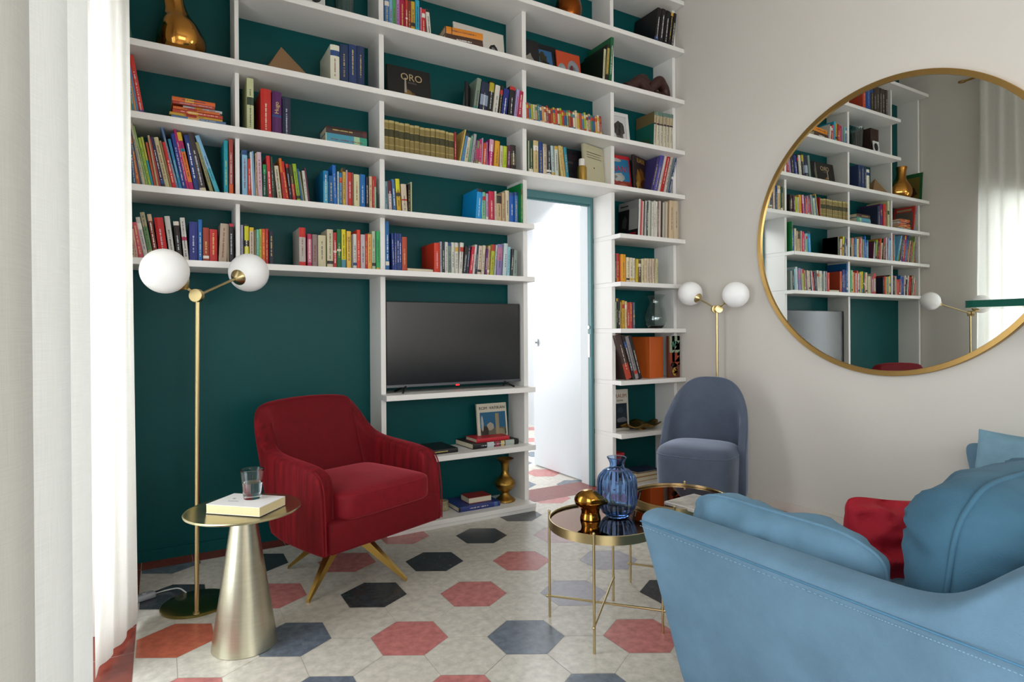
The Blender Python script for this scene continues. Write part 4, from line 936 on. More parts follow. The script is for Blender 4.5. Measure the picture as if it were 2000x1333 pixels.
# cut glass vases
def fl(n,a_): return lambda a,z: 1+a_*math.sin(n*a)
def glassv(loc,label,pts,inn,scl=1,mod=None):
    bm=nb(); P=smoothprof(pts,5); I=smoothprof(inn,5)
    lathe(bm,[(r*scl,z*scl) for r,z in P+I],48,mod=mod)
    o=mesh_obj('glass_vase',bm,GLASS,None,True,50); o.location=loc; return tag(o,label,'vase')
glassv((3.21,.13,1.158),'cut-glass hurricane vase on the narrow shelf by the lamp globe',[(.045,0),(.055,.01),(.075,.04),(.082,.08),(.07,.14),(.05,.19),(.056,.235),(.07,.25)],[(.066,.25),(.052,.233),(.046,.19),(.065,.14),(.077,.08),(.07,.04),(.05,.016),(.01,.014)],1.0,lambda a,z:1+.02*math.sin(20*a)*(z>.03))
glassv((.895,.13,2.862),'square fluted glass vase at the upper frame edge',[(.04,0),(.048,.01),(.05,.1),(.055,.2),(.065,.24)],[(.06,.24),(.05,.2),(.045,.1),(.042,.02),(.01,.015)],1.0,lambda a,z:1+.04*math.sin(12*a))
# brass vase on bottom shelf
lath('brass_vase',[(.06,0),(.066,.004),(.062,.014),(.038,.032),(.024,.052),(.03,.064),(.05,.08),(.064,.105),(.068,.118),(.052,.142),(.03,.165),(.021,.19),(.024,.225),(.03,.25),(.055,.27),(.058,.274),(.05,.272),(.02,.255)],BRASS_D,(1.915,.15,.05),'aged brass vase with a flared rim on the bottom shelf','vase',mod=lambda a,z:1+(.012*math.sin(24*a) if .09<z<.13 else 0))
lath('small_pot',[(.02,0),(.032,.004),(.034,.02),(.03,.04),(.033,.055),(.026,.06),(.01,.05)],mat('pot_glaze','9a9070',.4,var=.4,vscale=30),(1.49,.17,.05),'tiny pale pot half hidden behind the red armchair','pot')
# spray bottle: gold glass with white cap
b=thing('perfume_bottle','small gold bottle with white cap over the doorway','bottle',(2.49,.075,2.153))
bm=nb(); lathe(bm,[(.03,0),(.034,.004),(.034,.1),(.028,.112),(.014,.116)],32); mesh_obj('body',bm,mat('gold_glass','b8964c',.15,.9),b,True,40)
bm=nb(); lathe(bm,[(.02,.112),(.021,.115),(.021,.158),(.018,.162)],24); mesh_obj('cap',bm,mat('white_plastic','d8d4cc',.4),b,True,40)
# dark carved loop sculpture
bm=nb()
P=catmull([(-.2,0,.03),(-.14,.0,.055),(-.08,0,.09),(-.02,.0,.07),(.03,.01,.05),(.07,0,.09),(.12,-.01,.12),(.18,0,.085),(.19,.0,.035),(.13,.0,.03),(.06,.0,.03)],6)
tube(bm,P,.036,12,r1=.034)
tube(bm,catmull([(-.13,.0,.07),(-.08,0,.115),(-.02,.0,.125),(.03,0,.1)],5),.017,10)
for v in bm.verts: v.co+=noise.noise_vector(v.co*25)*.004; v.co.z=max(v.co.z,.0)
o=mesh_obj('carved_sculpture',bm,mat('dark_carved_wood','3a1d18',.5,bump=.4,bscale=50),None,True); o.location=(3.13,.13,2.8625); o.scale=(1.0,1.2,1.25); tag(o,'dark reddish carved wooden sculpture with a looping body','sculpture')
# small turned ornament seen in mirror
lath('turned_ornament',[(.02,0),(.024,.01),(.02,.03),(.01,.05),(.005,.08),(.002,.11)],mat('honey_wood','b08a58',.4),(1.139,.255,2.483),'little turned wooden spire left of the ORO cover','ornament')
# ------------------------------------------------------------ television
tv=thing('television','flat black television standing on the shelf','television',(1.572,.13,.787))
SCR=mat('television_screen','05080d',.2,spec=.85,coat=.0)
bxo('casing',(-.449,.449,.0,.035,.031,.533),BLACK,tv,bev=.003,seg=2)
bxo('screen',(-.444,.444,-.0025,.001,.049,.529),SCR,tv,bev=.0004)
bxo('lower_bezel',(-.449,.449,-.004,.002,.031,.047),mat('dark_aluminium','6a6c70',.35,1),tv,bev=.001)
bxo('rear_housing',(-.3,.3,.034,.075,.09,.4),BLACK,tv,bev=.006,seg=2)
for s in (-1,1):
    bm=nb(); tube(bm,[(s*.33,.0,.036),(s*.35,-.02,.02),(s*.37,-.06,.004)],.0055,8); tube(bm,[(s*.33,.02,.036),(s*.35,.04,.02),(s*.37,.08,.004)],.0055,8); box(bm,s*.33-.02,s*.33+.02,-.002,.03,.028,.045)
    mesh_obj('foot',bm,BLACK,tv,True,40)
bm=nb(); box(bm,-.012,.012,-.0065,-.004,.026,.034); mesh_obj('indicator_light',bm,mat('red_indicator','c01010',.4,emit=('ff2020',2.5)),tv)
# ------------------------------------------------------------ globe lamps
OPAL=mat('opal_glass','ffffff',.35,spec=.5,sub=.0)
def cyl(bm,c,d,r,h,n=32,bev=0):
    d=Vector(d).normalized(); c=Vector(c)
    q=d.to_track_quat('Z','Y').to_matrix().to_4x4(); q.translation=c
    vs0=set(bm.verts); lathe(bm,[(r-.001,0),(r,.001),(r,h-.001),(r-.001,h)],n)
    bmesh.ops.transform(bm,matrix=q,verts=[v for v in bm.verts if v not in vs0])
def globe_lamp(label,base,pole,joint,g1,g2,rg=.086,viewdir=(.5,.86,0)):
    L=thing('floor_lamp',label,'lamp',(base[0],base[1],0),group='brass floor lamps with two opal globes')
    b=Vector((base[0],base[1],0)); J=Vector(joint)-b; Pp=Vector((pole[0],pole[1],0))-b
    bm=nb(); lathe(bm,[(.133,0),(.135,.003),(.135,.009),(.13,.012)],64); mesh_obj('base',bm,mat('brass_base','94854c',.24,1),L,True,40)
    bm=nb(); tube(bm,[(Pp.x,Pp.y,.01),(J.x,J.y,J.z-.02)],.0085,16); lathe(bm,[(.014,.012),(.014,.02),(.009,.022)],20,c=(Pp.x,Pp.y,0)); mesh_obj('pole',bm,BRASS,L,True,40)
    vd=Vector(viewdir).normalized(); rt=Vector((vd.y,-vd.x,0))
    bm=nb(); cyl(bm,J-vd*.03+rt*.006,vd,.026,.024); mesh_obj('joint',bm,BRASS,L,True,40)
    bm=nb(); cyl(bm,J-vd*.003-rt*.008,vd,.026,.024); mesh_obj('joint',bm,BRASS,L,True,40)
    for g_ in (g1,g2):
        G=Vector(g_)-b; d=(J-G).normalized(); e=G+d*(rg*.93)
        bm=nb(); tube(bm,[J,G+d*(rg+.01)],.0058,12); mesh_obj('arm',bm,BRASS,L,True,40)
        bm=nb(); sphere(bm,G,rg,40,24); mesh_obj('globe',bm,OPAL,L,True)
        bm=nb(); q=(-d).to_track_quat('Z','Y').to_matrix().to_4x4(); q.translation=G+d*(rg+.018)
        lathe(bm,[(.007,0),(.012,.004),(.034,.022),(.036,.028),(.03,.03)],32); bmesh.ops.transform(bm,matrix=q,verts=bm.verts); mesh_obj('globe_cap',bm,BRASS,L,True,40)
    return L
globe_lamp('brass two-globe floor lamp standing between the curtain and the armchair',(.127,-.374),(.122,-.498),(0.1330,-0.5000,1.2890),(0.0197,-0.5406,1.3788),(0.3522,-0.2602,1.4132))
globe_lamp('brass two-globe floor lamp behind the blue chair at the mirror wall',(3.2234,-0.2848),(3.2934,-0.3748),(3.2934,-0.3748,1.2870),(3.2888,-0.1400,1.4062),(3.2987,-0.5285,1.3764))
bm=nb(); tube(bm,catmull([(.10,-.26,.006),(.07,-.21,.02),(.03,-.16,.006),(-.02,-.17,.004),(-.06,-.2,.004)],8),.003,8); tube(bm,catmull([(-.11,-.22,.004),(-.15,-.26,.004),(-.17,-.3,.004)],6),.003,8); 
o=thing('lamp_cord','clear lamp cord with inline foot switch by the lamp base','cord'); mesh_obj('cord',bm,mat('clear_plastic_cord','b8b8b4',.3),o,True)
bm=nb(); box(bm,-.045,.045,-.02,.02,0,.026,bev=.009,seg=3,mtx=Matrix.Translation((-.065,-.21,.001))@Matrix.Rotation(.35,4,'Z')); cyl(bm,(-.062,-.209,.026),(0,0,1),.01,.006)
mesh_obj('foot_switch',bm,mat('smoky_plastic','8a8c90',.25,spec=.6),o,True,40)
# ------------------------------------------------------------ side table, book, tumbler
st=thing('side_table','champagne metal round side table on a tapered cone foot','side table',(.262,-.832,0))
bm=nb(); lathe(bm,[(.110,0),(.112,.002),(.1115,.006),(.04,.485),(.04,.49)],64); mesh_obj('cone_foot',bm,CHAMP,st,True,40)
bm=nb(); lathe(bm,[(.05,.488),(.19,.489),(.198,.492),(.199,.496),(.196,.499),(.19,.4975)],80); mesh_obj('table_top',bm,mat('brushed_champagne_top','c4bd98',.26,1,var=.12,vscale=6,bump=.03,bscale=60,stretch=(1,9,1)),st,True,40)
o=thing('book','white-covered thick paperback lying on the side table','book',(.138,-.84,.5))
# corners near-left, near-mid, right, back computed from the photo
import itertools
bq=Matrix(((.17,.115),( -.155,.115)))
def quadprism(bm,pts,z0,z1,mi=0):
    a=[bm.verts.new((p[0],p[1],z0)) for p in pts]; b_=[bm.verts.new((p[0],p[1],z1)) for p in pts]
    n=len(pts); bm.faces.new(list(reversed(a))).material_index=mi; bm.faces.new(b_).material_index=mi
    for k in range(n): bm.faces.new((a[k],a[(k+1)%n],b_[(k+1)%n],b_[k])).material_index=mi
ux,uy=Vector((.152,-.142)),Vector((.104,.118))
ux2=ux.normalized(); 
def bp(a,b_,ins=0): return (ux2.x*a-ux2.y*b_*0+Vector((-ux2.y,ux2.x)).x*b_, ux2.y*a+Vector((-ux2.y,ux2.x)).y*b_)
CV=mat('white_book_cover','e9e6e4',.4)
bm=nb(); c=[bp(0,0),bp(.215,0),bp(.215,.15),bp(0,.15)]; quadprism(bm,c,0,.0015); quadprism(bm,c,.0305,.032); quadprism(bm,[bp(0,.1485),bp(.215,.1485),bp(.215,.15),bp(0,.15)],.0015,.0305); mesh_obj('cover',bm,CV,o)
bm=nb(); quadprism(bm,[bp(.001,.001),bp(.214,.001),bp(.214,.1483),bp(.001,.1483)],.0016,.0304); mesh_obj('pages',bm,mat('warm_pages','e0cfa4',.8,var=.08,vscale=80,stretch=(1,1,20)),o)
bm=nb(); quadprism(bm,[bp(.05,.05),bp(.09,.052),bp(.09,.056),bp(.05,.054)],.032,.0323); quadprism(bm,[bp(.045,.08),bp(.055,.08),bp(.055,.09),bp(.045,.09)],.032,.0323); mesh_obj('cover_print',bm,paper('8a8a90'),o)
t=thing('tumbler','ribbed clear tumbler half full of water on the white book','glass',(.290,-.842,.5325))
bm=nb(); lathe(bm,smoothprof([(.027,0),(.03,.002),(.035,.05),(.041,.105)],5)+[(.0400,.1065)]+smoothprof([(.0392,.105),(.0332,.05),(.0285,.012),(.002,.010)],5),60,mod=lambda a,z:1+.008*math.sin(30*a)*(z>.01)*(z<.1)); mesh_obj('tumbler_glass',bm,glass('thin_clear_glass','fdfefe',0,1.28),t,True,50)
bm=nb(); lathe(bm,[(.002,.0105),(.0283,.0125),(.0331,.05),(.0341,.058),(.0335,.0585)],60); mesh_obj('water',bm,glass('water','fdfeff',0,1.2),t,True,50)
# ------------------------------------------------------------ red armchair
def velvet(name,h,sh,streak=True,rough=.7,var=.5): return mat(name,h,rough,var=var,vscale=26,stretch=(1.6,1.6,.13) if streak else (1,1,1),sheen=1,sheen_col=sh,bump=.12,bscale=60,spec=.25)
RV=velvet('crimson_velvet_ribbed','6c0a14','b8404a'); RV2=velvet('crimson_velvet','6a0a15','a83c46',False,.7,.12); RV3=velvet('crimson_velvet_seat','7c121e','d0606a',False,.6,.12)
th=math.radians(21.5); ac=thing('armchair','crimson velvet armchair on splayed brass swivel legs','armchair',(.747,-.386,0),th)
half=[((-.325,-.315),(-.322,-.30,.44)),((-.333,-.305),(-.330,-.288,.535)),((-.336,-.26),(-.334,-.245,.578)),((-.337,-.15),(-.336,-.14,.592)),((-.336,-.02),(-.336,0,.600)),((-.33,.07),(-.333,.12,.612)),((-.312,.12),(-.322,.2,.645)),((-.285,.155),(-.305,.275,.735)),((-.25,.168),(-.28,.318,.782)),((-.2,.175),(-.235,.338,.812)),((-.1,.18),(-.12,.345,.822)),((0,.18),(0,.347,.826))]
def shellmesh(bm,half,tk,z0f,secs=7):
    st=half+[((-b[0],b[1]),(-t_[0],t_[1],t_[2])) for b,t_ in reversed(half[:-1])]
    n=len(st); rings=[]
    for i,(b,t_) in enumerate(st):
        pb=Vector((b[0],b[1])); 
        a_=Vector(st[max(0,i-1)][0]); c_=Vector(st[min(n-1,i+1)][0]); tg=(c_-a_).normalized(); nn=Vector((tg.y,-tg.x))
        if nn.dot(-pb+Vector((0,-.1)))<0: nn=-nn
        a2=Vector(st[max(0,i-1)][1][:2]); c2=Vector(st[min(n-1,i+1)][1][:2]); tg2=(c2-a2).normalized(); n2=Vector((tg2.y,-tg2.x))
        if n2.dot(-Vector(t_[:2])+Vector((0,-.1)))<0: n2=-n2
        z0=z0f(b); zt=t_[2]; ring=[]
        def P(f_,inn):
            q=Vector((b[0]+(t_[0]-b[0])*f_,b[1]+(t_[1]-b[1])*f_)); nv=(nn*(1-f_)+n2*f_); q=q+nv*inn; return (q.x,q.y,z0+(zt-z0)*f_)
        dz=.02/(zt-z0)
        for f_,inn in ((0,.008),(.02,0),(.35,0),(.7,0),(1-dz*1.2,0),(1-dz*.3,.008),(1,tk*.3),(1,tk*.7),(1-dz*.3,tk-.008),(1-dz*1.2,tk),(.7,tk),(.35,tk),(.02,tk),(0,tk-.008)):
            ring.append(bm.verts.new(P(f_,inn)))
        rings.append(ring)
    m=len(rings[0])
    for a,b in zip(rings,rings[1:]):
        for k in range(m): bm.faces.new((a[k],b[k],b[(k+1)%m],a[(k+1)%m]))
    bm.faces.new(rings[0]); bm.faces.new(list(reversed(rings[-1])))
    bmesh.ops.recalc_face_normals(bm,faces=bm.faces)
    return rings
bm=nb(); shellmesh(bm,half,.082,lambda b:.24+max(0,b[1]+.05)*.12)
for f_ in bm.faces:
    q=f_.calc_center_median()
    if q.y>.09 and f_.normal.y<.2 and abs(q.x)<.27: f_.material_index=1
subsurf(mesh_obj('arm_and_back_shell',bm,[RV,RV2],ac,True),2)
# piping on the arm front edges
for s in (-1,1):
    bm=nb(); tube(bm,catmull([(s*.322,-.316,.25),(s*.323,-.315,.36),(s*.321,-.309,.45),(s*.319,-.293,.525),(s*.318,-.25,.566),(s*.317,-.14,.582),(s*.316,0,.59)],6),.003,8); mesh_obj('piping',bm,RV,ac,True)
def superbox(bm,c,a,b,h,e1=.35,e2=.3,n=40,m=24,fn=None):
    sg=lambda v,e: math.copysign(abs(v)**e,v); rings=[]
    vs=[]
    for j in range(m+1):
        ph=-PI/2+PI*j/m; cp_,sp_=math.cos(ph),math.sin(ph); ring=[]
        for k in range(n):
            t_=2*PI*k/n; x=a*sg(cp_,e1)*sg(math.cos(t_),e2); y=b*sg(cp_,e1)*sg(math.sin(t_),e2); z=h*sg(sp_,e1)
            p=Vector((x,y,z)); 
            if fn: p=fn(p)
            ring.append(bm.verts.new(p+Vector(c)))
        rings.append(ring)
    for r1_,r2_ in zip(rings,rings[1:]):
        for k in range(n): bm.faces.new((r1_[k],r1_[(k+1)%n],r2_[(k+1)%n],r2_[k]))
    bmesh.ops.remove_doubles(bm,verts=bm.verts,dist=1e-6)
# front body under the seat
bm=nb(); box(bm,-.3,.3,-.318,.14,.242,.372,bev=.014,seg=3); mesh_obj('seat_base',bm,RV2,ac,True,60)
bm=nb(); superbox(bm,(0,-.09,.42),.252,.242,.062,.28,.22,64,28,lambda p:Vector((p.x,p.y,p.z*(1+ (.22*(1-(p.x/.26)**2)*(1-(p.y/.25)**2) if p.z>0 else 0)))))
sc_=mesh_obj('seat_cushion',bm,RV3,ac,True)
bm=nb(); pts=[(.247*math.copysign(abs(math.cos(a))**.22,math.cos(a)),-.09+.238*math.copysign(abs(math.sin(a))**.22,math.sin(a)),.462) for a in [2*PI*k/72 for k in range(72)]]; tube(bm,pts,.0032,8,closed=True); mesh_obj('piping',bm,RV3,sc_,True)
# brass legs
bm=nb(); lathe(bm,[(.06,.205),(.062,.207),(.062,.24),(.05,.243)],32); lathe(bm,[(.025,.15),(.03,.16),(.03,.206)],24); mesh_obj('swivel_hub',bm,BRASS_D,ac,True,40)
LEGB=mat('satin_gold_leg','b8954f',.3,1)
for (lx,ly) in ((-.2225,-.2225),(.2225,-.2225),(-.2225,.2225),(.2225,.2225)):
    v=Matrix.Rotation(-th,3,'Z')@Vector((lx+.002,ly,0)); 
    bm=nb(); d=v.normalized(); sd=Vector((-d.y,d.x,0))
    a=d*.02; secs=[(a,.03,.205,.232),(a+(v-a)*.35,.024,.135,.178),(v-d*.006,.008,.0,.014)]
    rr=[]
    for p,wd,z0,z1 in secs: rr.append([bm.verts.new(tuple(p+sd*wd)[:2]+(z0,)),bm.verts.new(tuple(p-sd*wd)[:2]+(z0,)),bm.verts.new(tuple(p-sd*wd*.75)[:2]+(z1,)),bm.verts.new(tuple(p+sd*wd*.75)[:2]+(z1,))])
    for p_,q_ in zip(rr,rr[1:]):
        for k in range(4): bm.faces.new((p_[k],q_[k],q_[(k+1)%4],p_[(k+1)%4]))
    bm.faces.new(rr[0]); bm.faces.new(list(reversed(rr[-1]))); bmesh.ops.recalc_face_normals(bm,faces=bm.faces)
    mesh_obj('leg',bm,LEGB,ac)
# ------------------------------------------------------------ tray coffee tables
CLEAR=mat('bronze_mirror_top','7a5438',.02,1)
def tray_table(label,c,r,h,ang,grp='round mirrored brass tray tables'):
    t=thing('coffee_table',label,'coffee table',(c[0],c[1],0),group=grp)
    bm=nb(); lathe(bm,[(r-.004,h-.004),(r-.003,h-.003),(r-.003,h),(r,h),(r+.001,h-.001),(r+.001,h-.034),(r-.001,h-.035),(r-.003,h-.034),(r-.003,h-.02)],96,cap=False); mesh_obj('rim',bm,BRASS,t,True,40)
    bm=nb(); lathe(bm,[(r-.003,h-.014),(r-.003,h-.009)],96); mesh_obj('mirror_top',bm,CLEAR,t,True,40)
    F_=[]
    for k in range(4):
        a=ang+k*PI/2; p=((r+.007)*math.cos(a),(r+.007)*math.sin(a)); F_.append(p)
        bm=nb(); tube(bm,[(p[0],p[1],0),(p[0],p[1],h+.006)],.0048,12); sphere(bm,(p[0],p[1],h+.007),.0055,12,8); mesh_obj('leg',bm,BRASS,t,True,40)
    for a,b in ((0,2),(1,3)):
        z=.085+(.009 if a else 0)
        bm=nb(); tube(bm,[(F_[a][0]*1.03,F_[a][1]*1.03,z),(F_[b][0]*1.03,F_[b][1]*1.03,z)],.0042,10); sphere(bm,(F_[a][0]*1.04,F_[a][1]*1.04,z),.006,10,6); sphere(bm,(F_[b][0]*1.04,F_[b][1]*1.04,z),.006,10,6); mesh_obj('cross_bar',bm,BRASS,t,True,40)
    return t
tray_table('round mirrored brass tray table holding the blue vase',(1.477,-1.398),.212,.415,2.296)
tray_table('second mirrored tray table, half hidden behind the sofa arm',(1.965,-1.318),.212,.415,2.241)
VX,VY=1.553,-1.385
bm=nb(); prof=smoothprof([(.038,0),(.05,.003),(.07,.02),(.085,.06),(.088,.12),(.083,.165),(.06,.195),(.036,.207),(.033,.225),(.046,.25)],6)
inn=smoothprof([(.042,.25),(.029,.225),(.032,.209),(.055,.192),(.078,.165),(.083,.12),(.08,.06),(.066,.025),(.04,.012),(.004,.010)],6)
lathe(bm,prof+inn,96,mod=lambda a,z:1+.05*math.cos(18*a)*max(0,min(1,(z-.01)/.03))*max(0,min(1,(.205-z)/.03)))
o=mesh_obj('blue_glass_vase',bm,glass('blue_tinted_glass','d6e6f8',0,1.25),None,True); o.location=(VX,VY,.4064); o.scale=(.86,.86,.93); tag(o,'blue fluted glass vase on the mirrored tray table','vase')
# gold bird-like ornament
bm=nb(); lathe(bm,smoothprof([(.036,0),(.04,.002),(.0385,.012),(.035,.028),(.039,.046),(.05,.068)],6),48)
vs0=set(bm.verts); bmesh.ops.create_uvsphere(bm,u_segments=48,v_segments=32,radius=1)
for v in [v for v in bm.verts if v not in vs0]:
    x,y,z=v.co
    k=max(0,x)**3
    v.co=Vector((.056*x+.022*k-.006, .047*y*(1-.5*k), .036*z*(1-.55*k)*(1.15 if z>0 else 1)-.010*k))+Vector((0,0,.074))
o=mesh_obj('bird_ornament',bm,mat('burnished_gold','a87a34',.16,1,bump=.08,bscale=20),None,True); o.location=(1.44,-1.36,.4062); o.rotation_euler=(0,0,-.5); tag(o,'burnished gold bird-headed ornament beside the blue vase','ornament')
mg=thing('magazine','glossy magazine lying open-edged on the far tray table','magazine',(1.821,-1.368,.4066),-1.462)
bxo('cover',(0,.27,-.0,.2,.0,.014),mat('magazine_pages','c9c4bd',.6,var=.15,vscale=20),mg,bev=.002)
bxo('cover_picture',(.01,.26,.01,.19,.0141,.015),mat('magazine_cover','b0aaa2',.3,var=.45,vscale=14),mg,bev=0)
# ------------------------------------------------------------ blue slipper chair
BV=mat('slate_blue_velvet','525b6c',.65,var=.1,vscale=9,sheen=1,sheen_col='b8c0d4',spec=.25,bump=.05,bscale=80)
cc=thing('slipper_chair','slate blue velvet chair with a rounded wraparound back','chair',(2.805,-0.657,0),-1.12)
sup=lambda e:(lambda a,z:(abs(math.cos(a))**e+abs(math.sin(a))**e)**(-1/e))
bm=nb(); pr_=[(.19,.012),(.205,.015),(.212,.05),(.222,.2),(.228,.36),(.226,.405),(.216,.432),(.19,.452),(.14,.462),(.07,.466),(.01,.467)]
lathe(bm,smoothprof(pr_,5),72,mod=sup(3.4))
mesh_obj('seat',bm,BV,cc,True)
bm=nb(); pts=[]
for k in range(72):
    a=2*PI*k/72; r=.2275*sup(3.4)(a,0); pts.append((r*math.cos(a),r*math.sin(a),.408))
tube(bm,pts,.0025,6,closed=True); mesh_obj('seat_piping',bm,BV,cc,True)
half=[]
for k in range(0,15):
    ph=math.radians(-100+100*k/14); e=2.6; r=(abs(math.cos(ph))**e+abs(math.sin(ph))**e)**(-1/e)
    x=.262*r*math.sin(ph); y=.06+.225*r*math.cos(ph)
    xx_=min(1,abs(x)/.268)
    zt=.50+.345*(1-xx_**3.0)**.5
    if k<3: zt=[.40,.47,.53][k]
    half.append(((x,y),(x,y+.03*(zt-.4),zt)))
bm=nb(); shellmesh(bm,half,.05,lambda b:.15)
subsurf(mesh_obj('backrest',bm,BV,cc,True),2)
bm=nb(); lathe(bm,[(.17,0),(.172,.012)],48,mod=sup(3.4)); mesh_obj('plinth',bm,BLACK,cc)
# ------------------------------------------------------------ round wall mirror
MX=XR-.03; mc=(-1.446,1.688); MR=.8005
mr=thing('wall_mirror','large round brass-framed mirror on the warm white wall','mirror',(XR,mc[0],mc[1]))
def ringx(bm,prof,n=160):
    rings=[]
    for r,x in prof: rings.append([bm.verts.new((x,r*math.cos(2*PI*k/n),r*math.sin(2*PI*k/n))) for k in range(n)])
    for a,b in zip(rings,rings[1:]+rings[:1]):
        for k in range(n): bm.faces.new((a[k],a[(k+1)%n],b[(k+1)%n],b[k]))
    bmesh.ops.recalc_face_normals(bm,faces=bm.faces)
bm=nb(); ringx(bm,[(MR,-.002),(MR,-.03),(MR-.002,-.032),(MR-.026,-.032),(MR-.028,-.030),(MR-.028,-.002)]); mesh_obj('frame',bm,mat('gold_frame','b8955a',.36,1,bump=.02,bscale=100),mr,True,30)
bm=nb(); n=160; vv=[[bm.verts.new((x,(MR-.0275)*math.cos(2*PI*k/n),(MR-.0275)*math.sin(2*PI*k/n))) for k in range(n)] for x in (-.022,-.004)]
bm.faces.new(vv[0]);bm.faces.new(list(reversed(vv[1])))
for k in range(n): bm.faces.new((vv[0][k],vv[1][k],vv[1][(k+1)%n],vv[0][(k+1)%n]))
bmesh.ops.recalc_face_normals(bm,faces=bm.faces)
mesh_obj('mirror_glass',bm,mat('silvered_glass','eef2f0',0.0,1),mr)
# ------------------------------------------------------------ floating glass shelf near the mirror
gs=thing('glass_shelf','thick green-edged glass shelf fixed to the wall above the sofa','shelf',(XR,-2.6,1.235))
bm=nb(); pts=[(0,.47),(-.5,.555)]
for k in range(7):
    a=PI/2+PI/2*k/6; pts.append((-.56+.04*math.cos(a)-.0,.515+.04*math.sin(a)))
pts+=[(-.6,-.7),(0,-.7)]
quadprism(bm,pts,-.014,.014); bm.normal_update()
for f_ in bm.faces: f_.material_index=0 if abs(f_.normal.z)>.5 else 1
mesh_obj('glass_panel',bm,[mat('pale_glass_face','9cc4b4',.1,trans=.9,spec=.6,ior=1.3),mat('green_glass_edge','06483a',.5,spec=.15)],gs)
for y in (.3,-.5):
    bm=nb(); box(bm,-.12,-.0005,y-.02,y+.02,-.02,-.014,bev=.001); box(bm,-.006,-.0005,y-.02,y+.02,-.06,.03,bev=.001); mesh_obj('wall_bracket',bm,CHROME,gs)
# ------------------------------------------------------------ sofa
def fabric(name,h,var=.1): return mat(name,h,.85,var=var,vscale=5,bump=.25,bscale=260,sheen=.12,sheen_col='a8c4d4',spec=.2)
SF=fabric('sky_blue_cotton','638298',.16); SF2=fabric('sky_blue_cushion_cotton','5e8096',.14)
SB=fabric('steel_blue_cushion_cotton','3e6277',.14)
sf=thing('sofa','sky blue fabric sofa with flared sides facing the bookshelf','sofa',(2.28,-2.4,0))
def sx(p): return (p[0]-2.28,p[1]+2.4,p[2])
def loft(bm,rings,close=True):
    R_=[[bm.verts.new(p) for p in r] for r in rings]; m=len(R_[0])
    for a,b in zip(R_,R_[1:]):
        for k in range(m): bm.faces.new((a[k],b[k],b[(k+1)%m],a[(k+1)%m]))
    if close: bm.faces.new(R_[0]); bm.faces.new(list(reversed(R_[-1])))
    bmesh.ops.recalc_face_normals(bm,faces=bm.faces)
def armring(y,zt,s=1,shrink=0,dyb=0.0):
    # section of the flared arm: outer bottom, outer top seam, top inner, inner bottom (x for near arm)
    pts=[(1.345,.085,1),(1.32,.09,.99),(1.285,.22,.8),(1.245,.40,.45),(1.212,.56,.12),(1.209,.575,.1),(1.213,.592,.05),(1.235,.604,0),(1.275,.609,0),(1.31,.607,0),(1.328,.598,0),(1.336,.575,0),(1.35,.45,.3),(1.37,.25,.7),(1.37,.085,1)]
    out=[]
    for x,z,f_ in pts:
        zz=z if z<.5 else z+(zt-.605)
        if .3<z<=.5: zz=z+(zt-.605)*.5
        cx=1.29; x=cx+(x-cx)*(1-shrink)
        if s<0: x=4.56-x+.0
        out.append(sx((x,y+dyb*f_,zz)))
    return out
def arm(s):
    bm=nb()
    st=[(-1.868,.585,.5),(-1.874,.597,.15),(-1.9,.603,0),(-2.1,.605,0),(-2.3,.605,0),(-2.5,.605,0),(-2.6,.607,0),(-2.66,.622,0),(-2.71,.655,0),(-2.76,.705,0),(-2.82,.755,0),(-2.9,.79,0),(-3.0,.79,0)]
    loft(bm,[armring(y,zt,s,shr,-.1*max(0,1-(-1.868-y)/1.2)+.14*max(0,1-(y+3.0)/.4)) for y,zt,shr in st])
    o=mesh_obj('arm',bm,SF,sf,True); subsurf(o,2)
    # welted seam and twin stitching
    zs_=[(-1.9,.600-.02),(-2.1,.582),(-2.3,.582),(-2.5,.582),(-2.6,.582),(-2.7,.582),(-2.8,.582),(-2.95,.582)]
    xx=1.2065 if s>0 else 4.56-1.2065
    bm=nb(); tube(bm,catmull([sx((xx,y,z)) for y,z in zs_],6),.0022,6); mesh_obj('seam',bm,mat('blue_seam','4a7a98',.9),o,True)
    bm=nb(); P=catmull([sx((xx-.0002*s,y,z-.014)) for y,z in zs_],30)
    for a,b in list(zip(P,P[1:]))[::2]: tube(bm,[a,b],.0009,5)
    mesh_obj('stitching',bm,mat('pale_thread','7fa3b8',.8),o)
arm(1); arm(-1)
bm=nb()
def backring(x,f_):
    pts=[(-2.84,.30),(-2.83,.45),(-2.85,.62),(-2.875,.74),(-2.895,.785),(-2.925,.80),(-2.96,.80),(-2.99,.785),(-3.0,.74),(-2.985,.5),(-2.93,.25),(-2.87,.14),(-2.84,.13)]
    return [sx((x,y,z)) for y,z in pts]
loft(bm,[backring(x,0) for x in (1.30,1.34,1.7,2.28,2.9,3.22,3.26)]); subsurf(mesh_obj('back',bm,SF,sf,True),2)
bm=nb(); box(bm,*[v for v in (1.345-2.28,3.215-2.28,-2.86+2.4,-1.93+2.4,.13,.30)],bev=.02,seg=3); mesh_obj('seat_base',bm,SF,sf,True,60)
for x0 in (1.36,2.29):
    bm=nb(); superbox(bm,sx((x0+.46,-2.39,.35)),.455,.45,.062,.22,.18,64,24,lambda p:Vector((p.x,p.y,p.z*(1+(.25*(1-(p.x/.46)**2)*(1-(p.y/.47)**2) if p.z>0 else 0))))); mesh_obj('seat_cushion',bm,SF,sf,True)
for (x,y) in ((1.42,-2.04),(3.14,-2.04),(1.42,-2.78),(3.14,-2.78)):
    bm=nb(); lathe(bm,[(.014,0),(.015,.002),(.022,.13)],20,c=sx((x,y,0))); mesh_obj('leg',bm,mat('dark_wood_leg','2c1c14',.4),sf,True,40)
